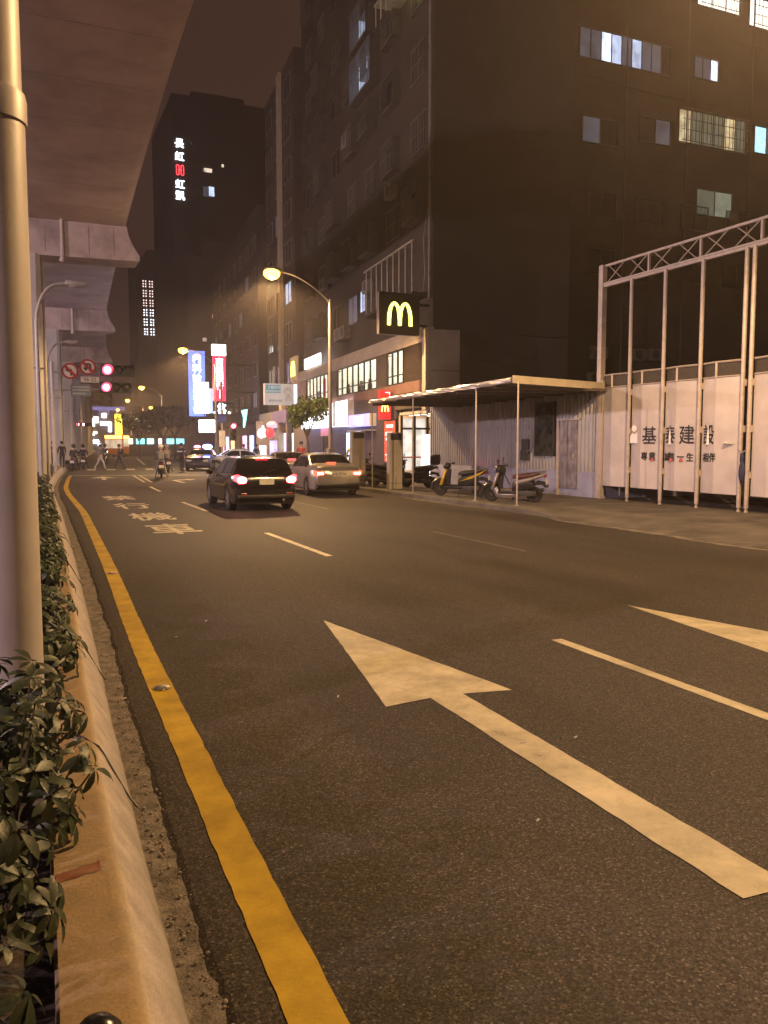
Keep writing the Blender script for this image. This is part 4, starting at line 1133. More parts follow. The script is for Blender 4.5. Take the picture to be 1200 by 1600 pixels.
for (u0,u1,m,z1) in ((31.6,33.0,emit('white_shop_room',(.86,.95,.95),4,.4,2.5),2.5),(33.6,35.3,emit('lilac_panel',(.72,.55,1.0),2.2,.3,2),3.1),(36,37,mat('shutter_brown',(.25,.18,.14),.6,.1),3.1),(38,40.8,mat('grey_poster_wall',(.42,.38,.42),.6),3.1)):
    bbx('shopfront',m,.5,.59,u0,u1,.1,z1)
bbx('door_header',mat('header_dark',(.10,.06,.07),.6),-.1,.58,31.3,33.3,2.52,3.1)
dk=thing('vending_machine','pale lilac vending machine pair against the shop wall','vending machine',at_f(34.6,-.35,0),FA)
for s in (-.47,.47):
    b=MB(); b.bbox((0,s,.95),(.7,.9,1.9),.03); m_=b.build('cabinet',emit('vending_lilac',(.66,.58,1.0),1.1,.3,3),dk)
    b=MB(); b.box(-.36,-.352,s-.35,s+.35,1.0,1.7); b.build('display',emit('vending_display',(.85,.82,1.0),1.0,.3,6),m_)
rl=thing('paper_lantern','round red lantern hanging over the shop door','lantern',at_f(34.3,-.9,2.55),FA)
b=MB(); b.ball((0,0,0),(.42,.42,.48),14,10); b.build('lantern_body',emit('lantern_red',(.95,.10,.12),.8,.2,3),rl,True)
b=MB(); b.tube([(0,0,.48),(0,0,.8)],.015,6); b.build('cord',M_FRAME,rl)
wh=thing('white_hood_sign','white rounded canopy sign above the red lantern','sign',at_f(34.6,-.6,3.25),FA)
b=MB(); b.ball((0,0,0),(.5,1.15,.32),14,8); b.build('hood',emit('hood_pink',(1,.72,.86),.8),wh,True)
# projecting clinic sign
cs=thing('clinic_sign','white projecting clinic sign with teal panel above the street tree','sign',(18.15,61.6,5.55))
b=MB(); b.bbox((0,.15,0),(2.35,.3,1.62),.02); b.build('case',emit('sign_offwhite',(.80,.70,.62),.42,.1,2),cs)
b=MB(); b.box(-1.08,.10,-.012,-.006,.10,.70); b.build('teal_panel',emit('sign_teal',(.18,.38,.40),.42),cs)
place('lettering',text_mesh('牙醫診所',.26,emit('sign_print_pale',(.8,.8,.78),.6),.002),cs,(-.42,-.018,.52),FACE_S)
place('lettering',text_mesh('健保特約診所',.19,emit('sign_print_pale',(.8,.8,.78),.6),.002),cs,(-.48,-.018,.24),FACE_S)
place('lettering',text_mesh('健保特約診所',.18,mat('print_grey',(.12,.12,.16),.5),.002),cs,(-.3,-.014,-.48),FACE_S)
b=MB()
for (x,z) in ((.55,.42),(.80,.42),(.42,.2),(.9,.2),(.62,-.1),(.78,-.1),(.55,-.35),(.85,-.35)):
    b.tube([(x+.10*math.cos(a*PI/5),-.015,z+.10*math.sin(a*PI/5)) for a in range(11)],.018,4)
b.build('tooth_print',mat('print_tan',(.55,.38,.28),.5),cs)
b=MB(); b.bbox((1.42,.15,.0),(.46,.32,1.55),.02); b.build('lightbox',emit('sign_white_pink',(1,.90,.97),2.6),cs)
b=MB(); b.tube([(-.35,.15,.8),(-.35,.15,2.1)],.09,8); b.build('hanger',M_POLE,cs)

# ------------------------------------------------------------------ beyond the junction
b3=thing('far_shop_block','dark block across the junction hung with glowing vertical signs','building',(22.6,84,0),FA)
def b3x(name,m,*a,par=None):
    b=MB(); b.box(*a); return b.build(name,m,par if par else b3)
b3x('block_wall',mat('block3_tile',(.07,.058,.062),.8,0,.14,.5),0,16,0,38,4,26)
b3x('block_base',mat('block3_base',(.16,.12,.15),.7),.4,16,0,38,0,4)
for fl in range(6):
    for k in range(8):
        f=MB(); u=1+k*4.6; z=5.6+fl*3.2
        f.box(-.08,.0,u,u+2.2,z,z+.08); f.box(-.08,.0,u,u+2.2,z+1.5,z+1.58); f.box(-.079,0,u,u+.08,z,z+1.58); f.box(-.079,0,u+2.12,u+2.2,z,z+1.58); f.box(-.07,0,u+1.05,u+1.15,z,z+1.5)
        fo=f.build('window',mat('window_frame_pale',(.20,.18,.17),.5,.3),b3); b=MB(); b.box(-.03,-.02,u,u+2.2,z,z+1.58); b.build('pane',M_DKGLASS if rnd.random()<.88 else DIMB,fo)
for k in range(7):
    b3x('shopfront',[emit('shop_warm',(1,.62,.35),2,.5,2),emit('shop_green',(.45,.5,1.0),2.5,.4,2),emit('shop_pink',(1,.45,.7),2.4,.5,2),mat('shutter_brown',(.25,.18,.14),.6,.1)][k%4],.3,.39,1+k*5,3.6+k*5,.3,2.7)
def vsign(label,x,y,z0,z1,w,m,chars,cm,size,extra=None):
    t=thing('vertical_sign',label,'sign',(x,y,(z0+z1)/2),0,'vertical shop signs')
    b=MB(); b.bbox((0,.2,0),(w,.4,z1-z0),.03); b.build('case',m,t)
    n=len(chars)
    for i,c in enumerate(chars):
        zz=(z1-z0)/2-(i+.75)*(z1-z0)/(n+.6)
        place('lettering',text_mesh(c,size,cm,.004,.02),t,(0,-.012,zz),FACE_S)
    b=MB(); b.box(w/2,w/2+3.2,.12,.24,(z1-z0)*.3,(z1-z0)*.3+.1); b.box(w/2,w/2+3.2,.12,.24,-(z1-z0)*.3,-(z1-z0)*.3+.1); b.build('bracket',M_FRAME,t)
    return t
M_SW=emit('sign_letter_white',(1,.97,1),3)
bs=vsign('tall blue lit vertical sign with white characters across the junction',17.8,92,4.8,11.9,1.75,emit('sign_blue_light',(.16,.26,1.0),1.7,.2,.6),'內科診所中心',M_SW,1.0)
b=MB(); b.ball((0,-.02,3.0),(.42,.03,.22),12,8); b.build('emblem',emit('sign_pink_light',(1,.35,.6),4),bs,True)
ws=thing('blank_sign','large blank glowing white panel in front of the blue sign','sign',(17.5,88,6.6)); b=MB(); b.bbox((0,.15,0),(1.45,.3,3.25),.03); b.build('case',emit('panel_white_light',(.92,.97,1.0),6),ws)
b=MB(); b.bbox((1.0,.3,-.3),(.4,.2,2.6),.03); b.build('side_panel',emit('panel_blue_light',(.55,.7,1.0),.9),ws)
rs2=vsign('tall red lit vertical sign with white characters and white top box',18.95,86,6.2,10.85,1.28,emit('sign_red_light',(1.0,.05,.14),1.5,.2,.7),'商業銀行｜',M_SW,.86)
b=MB(); b.bbox((0,.2,2.92),(1.42,.45,1.12),.03); b.build('top_box',emit('topbox_white',(.93,1.0,.98),4.5),rs2)
ls=thing('led_sign','small white glowing character sign below the red sign','sign',(19.15,86,5.55)); place('lettering',text_mesh('炊',.9,emit('led_white',(.92,1,1),6),.05,.02),ls,(0,0,0),FACE_S)
b=MB()
for i in range(4): b.ball((-.75+i*.5,0,-.55),(.12,.06,.12),8,6)
b.build('bulbs',emit('led_white',(.92,1,1),6),ls,True)
b=MB(); b.tube([(-.9,.06,-.55),(.95,.06,-.55)],.03,6); b.tube([(0,.08,-.6),(0,.08,.5)],.03,6); b.tube([(0,.09,0),(3.3,.09,0)],.03,6); b.build('rail',M_FRAME,ls)
for x,w,lab in ((16.95,1.15,'wide glowing white box sign hanging low past the junction'),(17.85,.7,'narrow glowing white box sign beside the low wide one')):
    t=thing('box_sign',lab,'sign',(x,84,3.55),0,'low white box signs'); b=MB(); b.bbox((0,.15,0),(w,.3,1.28),.08); b.build('case',emit('box_white_light',(.95,.97,1.0),5),t)
    b=MB(); b.tube([(0,.15,.64),(0,.15,2.6)],.04,6); b.build('hanger',M_FRAME,t)
nv=thing('neon_sign','small turquoise neon sign on the shop corner','neon sign',(19.1,76.4,4.1)); b=MB(); b.prism([(-.28,.75),(.30,.9),(.22,.2),(.02,-.8),(-.12,-.8),(-.10,.1)],-.03,.03,'y'); b.build('tube',emit('neon_cyan',(.25,.95,1.0),3.5),nv)
b=MB(); b.tube([(.15,.05,.4),(1.8,.05,.4)],.03,6); b.build('bracket',M_FRAME,nv)
ap=thing('apple_sign','white glowing apple-shaped shop sign on the grey shop wall','sign',(20.05,73.6,2.72),FA)
b=MB(); b.ball((-.10,0,0),(.33,.06,.42),14,8); b.ball((.20,0,.03),(.28,.061,.36),14,8); b.ball((.06,0,.56),(.08,.04,.16),8,6); b.build('face',emit('apple_white',(1,1,1),5),ap,True)
b=MB(); b.box(-.55,.9,.05,.12,-3.0,1.1); b.build('wall_panel',mat('grey_poster_wall',(.42,.38,.42),.6),ap)
b=MB(); b.box(-.3,.35,.035,.045,-2.2,-1.1); b.build('notice',emit('notice_white',(.95,.9,1),1.6,.3,5),ap)
# junction pole with red light and purple round signs on the right
rp=thing('signal_pole','signal pole with round blue sign at the right of the junction','pole',(17.0,76.5,0)); b=MB(); b.tube([(0,0,0),(0,0,7.5)],.10,8); b.build('post',M_POLE,rp)
b=MB(); b.prism([(.42*math.cos(a*PI/10),4.1+.42*math.sin(a*PI/10)) for a in range(20)],-.16,-.12,'y'); b.build('round_plate',mat('sign_blue',(.04,.06,.35),.4),rp)
b=MB(); b.box(-.32,.25,-.15,-.11,1.5,3.0); b.build('notice',mat('plate_white',(.72,.70,.66),.4),rp)
signal('traffic_light','lit red traffic light by the shop corner on the right',(18.15,77.0,2.9),True,1.6)
# far road signs
gs=thing('road_sign','green and white lit road sign over the far lanes','road sign',(15.6,120,4.75))
b=MB(); b.bbox((0,0,0),(2.3,.1,1.15),.02); b.build('panel',emit('sign_pale_green',(.70,.95,.62),.9,.2,2),gs)
for x in (-.55,.55):
    b=MB(); b.box(x-.46,x+.46,-.062,-.056,-.48,.48); b.build('tile',emit('sign_green',(.02,.42,.26),.7,.5,2),gs)
pass
b=MB(); b.tube([(-1.6,.1,-4.7),(-1.6,.1,1.4)],.1,8); b.tube([(-1.6,.1,.0),(1.2,.1,.0)],.06,6); b.build('post',M_POLE,gs)
vsign('glowing yellow vertical sign beneath the far street lamps',14.35,140,3.1,6.5,1.05,emit('sign_yellow_light',(1.0,.72,.05),4.5,.2,1),'',emit('sign_print_amber',(.8,.35,.02),1.5),.8)
# far buildings closing the street
def far_block(name,label,x0,x1,y,d,h,m,wins=None):
    t=thing(name,label,'building',((x0+x1)/2,y,0)); w=(x1-x0)/2
    b=MB(); b.box(-w,w,0,d,0,h); b.build('block_wall',m,t)
    b=MB(); b.box(-w*.6,w*.3,d*.2,d*.7,h,h+3); b.build('roof_house',m,t)
    return t
M_FAR=mat('far_render',(.06,.05,.05),.85,0,.1,.2); M_FAR2=mat('far_render_grey',(.08,.068,.075),.85,0,.1,.2)
fb1=far_block('far_building','low far building with bright shop lights closing the street end',8,26,200.6,20,10.5,M_FAR2)
fbw=[(14.6,6.6,1.3,1.9,(1,.93,.72),9),(15.6,7.2,1.0,1.4,(1,.9,.7),6),(17.4,8.2,1.0,1.0,(1,.95,.9),10),(17.6,6.4,2.2,.9,(.72,.82,1),6),(18.6,5.6,.7,2.3,(.8,.88,1),7),(14.1,4.8,.7,.7,(1,.8,.5),9),(15.3,4.3,.9,.6,(1,.7,.35),7),(13.8,2.9,1.1,1.0,(.95,.97,1),9),(14.6,3.9,1.0,.6,(.9,.95,1),7),(15.4,2.2,1.4,.8,(.8,.88,1),8),(13.2,1.6,.5,.5,(1,.75,.35),8),(16.2,1.5,.6,.5,(.8,.9,1),8),(20.4,5.0,1.0,.8,(1,.6,.5),5),(21.5,3.0,1.6,.6,(.5,.9,.8),4)]
for i,(x,z,w,h,c,s_) in enumerate(fbw):
    b=MB(); b.bbox((x-17,-.3,z),(w,.4,h),.05); b.build('lit_sign',emit('far_light_%d'%i,c,s_,.2,1),fb1)
b=MB(); b.box(-5,5,-.5,0,9.4,10.2); b.build('roof_band',emit('far_violet',(.35,.30,.75),.5,.5,.6),fb1)
for i in range(5):
    b=MB(); b.box(-4.5+i*1.9,-4.2+i*1.9,-.4,-.1,8.4,9.38); b.build('fin',emit('far_violet',(.35,.30,.75),.5,.5,.6),fb1)
dt=far_block('residential_tower','slim dark far tower with four columns of tiny white lights',33,52,262,20,58,M_FAR)
b=MB(); b.box(-.14,.14,-.08,0,-.17,.17); dm=b.mesh('lit_window',emit('tiny_window',(.86,.92,1.0),5)); 
b=MB(); b.box(-.14,.14,-.08,0,-.17,.17); dm2=b.mesh('lit_window',emit('tiny_window_pink',(1,.72,.66),3))
for g_ in range(6):
    for r_ in range(3):
        for cx in (35.0,35.75,36.9,37.65):
            z=50.7-g_*2.85-r_*.80
            place('lit_window',dm2 if g_<3 else dm,dt,(cx-42.5+.03*g_,-.02,z))
lt=far_block('lettered_tower','tall dark tower with glowing vertical characters high on its edge',27.2,50,160,25,66,M_FAR)
for ch,z in (('長',57.2),('虹',54.9),('虹',49.9),('凱',47.8)):
    place('lettering',text_mesh(ch,1.75,emit('tower_letter',(.80,.90,1.0),5),.05,.03),lt,(28.45-38.6,-.1,z),FACE_S)
b=MB()
for s in (-1,1):
    p=[]
    for i in range(21):
        a=i/20*2*PI; p.append((s*.42+.24*math.cos(a), -.1, 52.4+ (.62 if math.sin(a)>0 else -.62)+.30*math.sin(a)))
    b.tube(p,.085,5)
b.box(-.34,.34,-.15,-.05,52.32,52.48); b.build('emblem',emit('emblem_red',(1,.06,.08),3),lt,True,(28.5-38.6,0,0))
for (x,z,w,h,m) in ((33.7,53.0,1.5,.7,emit('small_warm',(1,.8,.62),1.2)),(34.3,49.2,1.0,1.7,BRIGHTB),(33.2,49.1,.9,1.8,DIMB),(36.5,54.2,.4,.5,emit('small_warm',(1,.8,.62),1.2)),(33.0,52.9,.7,.6,DIMB)):
    b=MB(); b.bbox((x-38.6,-.05,z),(w,.1,h),.02); b.build('window',m,lt)
far_block('far_building','plain dark far block right of the lettered tower',52,80,170,30,48,M_FAR2)
mb_=far_block('far_building','mid-height dark block behind the far street trees',23.5,40,128,22,30,M_FAR2)
for (x,z) in ((26.0,17.6),(27.5,21.2),(25.0,12),(30,15)):
    b=MB(); b.bbox((x-31.75,-.05,z),(.6,.1,.55),.02); b.build('window',emit('dim_warm',(1,.8,.62),.5),mb_)
far_block('far_building','dark far block glimpsed left of the street end under the viaduct',-30,4,250,20,9,M_FAR)
gsx=thing('lit_arcade','row of small green and white shop lights behind the far trees','shopfront',(15.2,118,0))
for i,(w,c) in enumerate(((.9,(.75,.95,.35)),(.7,(.9,.95,.6)),(1.1,(.2,.8,.75)),(.9,(.45,.9,.95)),(.5,(1,.95,1)),(1.0,(.25,.75,.85)),(1.1,(.2,.65,.75)))):
    b=MB(); b.bbox((-3.0+i*1.35,0,2.1),(w,.15,.75),.04); b.build('lit_sign',emit('arcade_%d'%i,c,2.6,.3,2),gsx)
b=MB(); b.box(-4,7,.1,.5,0,2.9); b.build('arcade_wall',M_FAR,gsx)

# ------------------------------------------------------------------ trees
def leaf_cloud(rnd,lobes,n,size,stretch=1.0):
    b=MB()
    for _ in range(n):
        c,r=rnd.choice(lobes)
        while True:
            d=Vector((rnd.uniform(-1,1),rnd.uniform(-1,1),rnd.uniform(-1,1)))
            if .35<d.length<=1: break
        p=Vector(c)+Vector((d.x*r[0],d.y*r[1],d.z*r[2]))
        s=size*rnd.uniform(.6,1.3); q=Matrix.Rotation(rnd.uniform(0,6.28),4,'Z')@Matrix.Rotation(rnd.uniform(-1.1,1.1),4,'X')
        b.add([(0,-s,0),(s*.5,0,.08*s),(0,s,0),(-s*.5,0,.08*s)],[(0,1,2,3)],0,Matrix.Translation(p)@q)
    return b
M_BARK=mat('bark',(.10,.075,.06),.9,0,.2,8,.5,20)
def foliage_mat(name,col):
    m=mat(name,col,.5,0,.45,1.2); return m
M_LEAF=foliage_mat('tree_leaves',(.16,.22,.08)); M_LEAF2=foliage_mat('far_tree_leaves',(.07,.065,.045))
def tree(loc,label,h,spread,n,size,m,seed,trunk=.5):
    rnd=random.Random(seed); t=thing('street_tree',label,'tree',loc,0,'street trees')
    b=MB(); fork=h*trunk; tips=[]
    b.tube([(0,0,0),(.05,0,fork*.5),(-.03,.04,fork)],[h*.022,h*.017,h*.013],8)
    for k in range(6):
        a=k*1.05+rnd.uniform(-.3,.3); e=(spread*.55*math.cos(a),spread*.55*math.sin(a),h*rnd.uniform(.66,.86)); tips.append(e)
        b.tube([(-.03,.04,fork*.92),(e[0]*.45,e[1]*.45,(fork+e[2])*.5),e],[h*.011,h*.007,h*.003],6)
    b.build('trunk',M_BARK,t,True)
    lobes=[((x,y,z),(spread*.42*rnd.uniform(.7,1.1),spread*.42*rnd.uniform(.7,1.1),h*.13*rnd.uniform(.7,1.2))) for (x,y,z) in tips]
    lobes+=[((rnd.uniform(-.25,.25)*spread,rnd.uniform(-.25,.25)*spread,h*.84),(spread*.45,spread*.45,h*.14))]
    leaf_cloud(rnd,lobes,n,size).build('crown',m,t)
    return t
tree((14.75,44.5,.15),'small leafy street tree in front of the long white sign',4.5,1.55,2300,.14,M_LEAF,8,.48)
tree((14.6,96,0),'dark rounded far tree right of the green road sign',6.2,3.4,1800,.20,M_LEAF2,2,.4)
tree((16.6,100,0),'dark far tree closest to the blue sign',6.5,3.2,1800,.20,M_LEAF2,3,.4)
tree((13.0,104,0),'dark far tree standing behind the stopped scooter rider',5.6,3.0,1500,.20,M_LEAF2,4,.4)
tree((19.5,150,0),'dark far tree behind the orange bus',6.0,4,1000,.28,M_LEAF2,5,.4)
tree((11.2,190,0),'dark far tree at the street end under the bright lights',6.0,4,900,.30,M_LEAF2,6,.4)
# ------------------------------------------------------------------ cars
M_TYRE=mat('tyre_rubber',(.018,.017,.017),.8,0,.2,20); M_RIM=mat('alloy_rim',(.42,.41,.40),.3,.8,.1,8); M_UNDER=mat('underbody',(.012,.012,.012),.9)
M_CARGLASS=mat('tinted_glass',(.012,.012,.014),.06,0,.1,2,spec=.7)
M_TAIL=emit('tail_light_on',(1.0,.025,.03),14); M_TAILC=emit('tail_light_core',(1,.45,.40),26); M_TAILDIM=emit('tail_light_dim',(1.0,.10,.05),3.0)
M_PLATE=mat('plate_white',(.72,.70,.66),.4); M_TRIM=mat('black_trim',(.02,.02,.02),.45); M_CHROME=mat('chrome',(.7,.69,.67),.12,.95,.03)
def car_profile(kind,L,H):
    # fraction of length from rear (0) to front (1): top line, belt line
    if kind=='sedan':
        top=[(0,.60),(.012,.66),(.04,.71),(.14,.735),(.19,.76),(.33,.965),(.40,.995),(.50,1.0),(.58,.985),(.73,.715),(.80,.68),(.95,.60),(.985,.52),(1,.42)]
        belt=[(0,.58),(.02,.63),(.12,.665),(.5,.645),(.72,.63),(.80,.61),(.96,.54),(1,.40)]; gh=(.165,.735); roof=(.335,.585)
    else:
        top=[(0,.52),(.01,.66),(.02,.70),(.05,.76),(.13,.95),(.18,.985),(.30,1.0),(.45,1.0),(.56,.97),(.74,.70),(.80,.665),(.95,.60),(.985,.52),(1,.42)]
        belt=[(0,.50),(.015,.66),(.06,.685),(.4,.65),(.72,.625),(.80,.60),(.96,.54),(1,.40)]; gh=(.035,.745); roof=(.14,.57)
    return top,belt,gh,roof
def car(name,label,loc,rz,kind,L,Wd,H,paint,tail='on',plate=None,group=None,cat='car',head=False,grey_trim=True):
    t=thing(name,label,cat,loc,rz,group)
    top,belt,gh,roof=car_profile(kind,L,H); w0=Wd/2
    wr_=.325; ax=(-.30*L,.315*L) if kind!='sedan' else (-.285*L,.31*L)
    def hw(f):  # half width by fraction
        e=min(f,1-f)
        return w0*(.80+.20*min(1,(e/.10))**.55) if e<.10 else w0
    def zsill(y):
        z=.20
        for a in ax:
            d=abs(y-a)
            if d<wr_+.045: z=max(z,.31+math.sqrt(max(0,(wr_+.045)**2-d*d)))
        return z
    def sec(f):
        y=(f-.5)*L; zt=interp(top,f)*H; zb=min(interp(belt,f)*H,zt-.03); w=hw(f); zs=zsill(y)
        ing=gh[0]<f<gh[1]
        if ing:
            # greenhouse inset grows with height
            k=max(0,min(1,(zt-zb)/(.34*H))); wr=w*(.93-.21*k)
        else: wr=w*.86
        zs2=min(zs,zb-.16)
        e=min(f,1-f)
        if e<.03: zs2=max(zs2,.26+.10*(1-e/.03))
        return [(w*.93,zs2),(w*.99,zs2+.06),(w,max(zs2+.10,zb*.66)),(w*.985,zb-.06),(w*.945,zb),(wr,zt-.045 if ing else zt-.012),(wr*.72,zt-.004),(wr*.3,zt+.008)]
    fs=[0,.006,.014,.025,.04,.06,.085]
    f=.10
    while f<.915: fs.append(round(f,4)); f+=.0165
    fs+= [.93,.95,.965,.98,.99,1.0]
    b=MB(); n=8
    for f in fs:
        s_=sec(f); y=(f-.5)*L
        bow=0.0
        for (x,z) in s_: b.v.append((-x,y,z))
        for (x,z) in reversed(s_): b.v.append((x,y,z))
    m=2*n
    for i in range(len(fs)-1):
        for j in range(m-1): a=i*m+j; b.f.append((a,a+1,a+m+1,a+m)); b.m.append(0)
    b.f.append(tuple(range(m))); b.m.append(0); k=(len(fs)-1)*m; b.f.append(tuple(k+j for j in range(m))); b.m.append(0)
    body=b.build('body',paint,t,True)
    u=MB(); u.box(-w0*.86,w0*.86,-L*.47,L*.47,.19,.55); u.build('underbody',M_UNDER,t)
    # glazing
    def side_glass(f0,f1):
        for sx in (-1,1):
            g=MB(); N=10
            for i in range(N+1):
                f=f0+(f1-f0)*i/N; s_=sec(f); p4,p5=s_[4],s_[5]; y=(f-.5)*L
                for q in (.10,.86):
                    g.v.append((sx*(p4[0]+(p5[0]-p4[0])*q+.010),y,p4[1]+(p5[1]-p4[1])*q))
                if i: k=2*i; g.f.append((k-2,k-1,k+1,k)); g.m.append(0)
            g.build('side_window',M_CARGLASS,t,True)
    mid=(gh[0]+gh[1])/2+.0
    a0=gh[0]+(.06 if kind=='sedan' else .075); a1=gh[1]-.05
    side_glass(a0,mid-.008); side_glass(mid+.008,a1)
    def screen(f0,f1,name):
        g=MB(); N=8
        for i in range(N+1):
            f=f0+(f1-f0)*i/N; s_=sec(f); y=(f-.5)*L; up=.011
            xs=[(-s_[5][0]*.93,s_[5][1]+.02),(-s_[6][0],s_[6][1]),(0,s_[7][1]),(s_[6][0],s_[6][1]),(s_[5][0]*.93,s_[5][1]+.02)]
            sg=-1 if f<.5 else 1
            for (x,z) in xs: g.v.append((x,y+sg*up*.7,z+up))
            if i:
                for j in range(4): k=(i-1)*5+j; g.f.append((k,k+1,k+6,k+5)); g.m.append(0)
        g.build(name,M_CARGLASS,t,True)
    screen(gh[0]+(.03 if kind=='sedan' else .02),roof[0]-.012,'rear_window'); screen(roof[1]+.015,gh[1]-.018,'windscreen')
    # wheels
    for a in ax:
        for sx in (-1,1):
            wb=MB(); M=Matrix.Translation((sx*(w0-.115),a,wr_))@Matrix.Rotation(PI/2,4,'Y')
            wb.lathe([(wr_*.60,-.10),(wr_*.93,-.105),(wr_,-.08),(wr_,.08),(wr_*.93,.105),(wr_*.60,.10)],22,0,M)
            wo=wb.build('wheel',M_TYRE,t,True)
            rb_=MB(); rb_.lathe([(.02,.085),(wr_*.18,.09),(wr_*.58,.075),(wr_*.62,.102),(wr_*.62,-.102),(wr_*.58,-.075),(.02,-.085)],18,0,M)
            for q in range(5):
                an=q*2*PI/5; c_,s_=math.cos(an),math.sin(an)
                rb_.cbox((sx*(w0-.02),a+c_*wr_*.34,wr_+s_*wr_*.34),(.03,.05+.12*abs(c_),.05+.12*abs(s_)))
            rb_.build('rim',M_RIM,wo,True)
    zb=interp(belt,.015)*H
    # tail lamps wrap the rear corners
    mt={'on':M_TAIL,'dim':M_TAILDIM,'off':mat('tail_red_off',(.25,.01,.01),.2)}[tail]
    for sx in (-1,1):
        tl=MB(); z0=zb-.20; z1=zb-.03
        if kind=='sedan':
            tl.prism([(sx*w0*.50,z1-.02),(sx*w0*.845,z1),(sx*w0*.845,z0-.0),(sx*w0*.60,z0+.03)],-L/2-.018,-L/2+.06,'y')
            tl.prism([(sx*w0*.84,z1),(sx*w0*.93,z1+.01),(sx*w0*.93,z0+.05),(sx*w0*.84,z0)],-L/2+.02,-L/2+.22,'y')
        else:
            tl.prism([(sx*w0*.60,z1-.06),(sx*w0*.84,z1+.05),(sx*w0*.845,z0-.02),(sx*w0*.62,z0)],-L/2-.02,-L/2+.08,'y')
            tl.prism([(sx*w0*.84,z1+.05),(sx*w0*.93,z1+.03),(sx*w0*.93,z0+.06),(sx*w0*.84,z0)],-L/2+.02,-L/2+.25,'y')
        l=tl.build('tail_light',mt,t)
        if tail=='on':
            c=MB(); c.ball((sx*w0*.75,-L/2-.02,(z0+z1)/2),(.125,.03,.085),10,6); c.build('bulb',M_TAILC,l,True)
        if tail=='dim':
            c=MB(); c.bbox((sx*w0*.66,-L/2-.022,(z0+z1)/2),(.11,.02,.07),.02); c.bbox((sx*w0*.79,-L/2-.022,(z0+z1)/2),(.09,.02,.08),.02); c.build('bulb',emit('tail_amber_core',(1,.55,.35),9),l,True)
    # bumper, plate, trims
    q=MB(); q.bbox((0,-L/2+.02,.40),(Wd*.86,.16,.10),.03); q.build('bumper_strip',M_TRIM,t,True)
    pz=zb-.13 if kind=='sedan' else zb-.16
    q=MB(); q.bbox((0,-L/2-.012,pz),(.40,.022,.17),.006); pl_=q.build('number_plate',M_PLATE,t)
    if plate: place('lettering',text_mesh(plate,.125,M_INK,.001),pl_,(0,-L/2-.026,pz),FACE_S)
    q=MB(); q.box(-.32,.32,-L/2-.012,-L/2+.02,zb-.035,zb-.015); q.build('boot_trim',M_CHROME if kind=='sedan' else M_TRIM,t)
    q=MB(); q.bbox((0,-L/2+(roof[0]*L if kind!='sedan' else gh[0]*L+.15)-(.08 if kind!='sedan' else 0),(.965*H if kind!='sedan' else interp(top,gh[0]+.02)*H+.03)),(.34,.05,.03),.01); q.build('high_stop_light',mt,t)
    for sx in (-1,1):
        yy=(gh[1]-.5)*L-.32; zz=interp(belt,gh[1]-.08)*H+.06
        q=MB(); q.ball((sx*(w0+.09),yy,zz),(.10,.06,.07),10,8); q.build('mirror',paint,t,True)
        q=MB(); q.bbox((sx*(w0*.985+.004),-.05*L,zb*.93),(.02,.16,.03),.008); q.bbox((sx*(w0*.985+.004),.17*L,zb*.93),(.02,.16,.03),.008); q.build('door_handle',M_CHROME,t)
        q=MB(); q.prism([(sx*w0*.42,.50*H),(sx*w0*.80,.53*H),(sx*w0*.80,.44*H),(sx*w0*.45,.42*H)],L/2-.14,L/2-.01,'y'); q.build('headlight',emit('headlight_on',(1,.95,.85),10) if head else mat('headlight_glass',(.6,.6,.58),.08),t)
        q=MB(); q.box(sx*w0*1.002,sx*w0*1.004,-.01*L,-.01*L+.012,.34,zb); q.build('door_gap',M_TRIM,t)
    return t
M_BLACKP=mat('black_car_paint',(.007,.006,.008),.16,.0,.1,2,coat=.6); M_SILVERP=mat('silver_car_paint',(.45,.42,.39),.28,.65,.06,2,coat=.5)
M_WHITEP=mat('white_car_paint',(.72,.70,.70),.25,0,.04,2,coat=.5); M_GREYP=mat('grey_car_paint',(.34,.30,.30),.28,.5,.06,2,coat=.5); M_NAVYP=mat('navy_car_paint',(.02,.02,.04),.2,0,.1,2,coat=.6)
hb=car('hatchback_car','black hatchback with bright red brake lights driving away in the middle lane',(5.95,23.45,0),R(-1.0),'hatch',4.25,1.78,1.45,M_BLACKP,'on','')
q=MB(); q.tube([(-.05,-2.10,1.03),(.32,-2.03,1.12)],.012,5); q.build('rear_wiper',M_TRIM,hb)
q=MB(); q.tube([(.45,-2.16,.30),(.45,-2.0,.30)],.035,8); q.build('exhaust_tip',M_CHROME,hb,True)
for sx in (-1,1):
    q=MB(); q.bbox((sx*.62,-2.14,.47),(.16,.02,.05),.008); q.build('reflector',mat('tail_red_off',(.25,.01,.01),.2),hb)
car('sedan_car','silver sedan with small red tail lights stopped by the right kerb',(10.0,28.75,0),R(-4.0),'sedan',4.75,1.80,1.46,M_SILVERP,'dim','ANL-7134')
car('sedan_car','grey sedan with a red brake light just ahead of the silver car',(11.15,36.8,0),R(-7),'sedan',4.5,1.76,1.43,M_GREYP,'on','')
car('sedan_car','white sedan seen side-on crossing behind the black hatchback',(13.5,56.8,0),R(90-3),'sedan',4.55,1.74,1.42,M_WHITEP,'off','')
pc=car('police_car','dark patrol car with red and blue flashing roof bar near the junction',(11.2,56.6,0),R(160),'sedan',4.4,1.74,1.45,M_NAVYP,'off','',None,'police car')
q=MB(); q.bbox((0,-.1,1.50),(1.15,.28,.07),.02); lb=q.build('roof_bar',M_TRIM,pc)
q=MB(); q.ball((.34,-.1,1.58),(.22,.15,.09),12,8); q.build('red_beacon',emit('beacon_red',(1,.10,.30),25),lb,True)
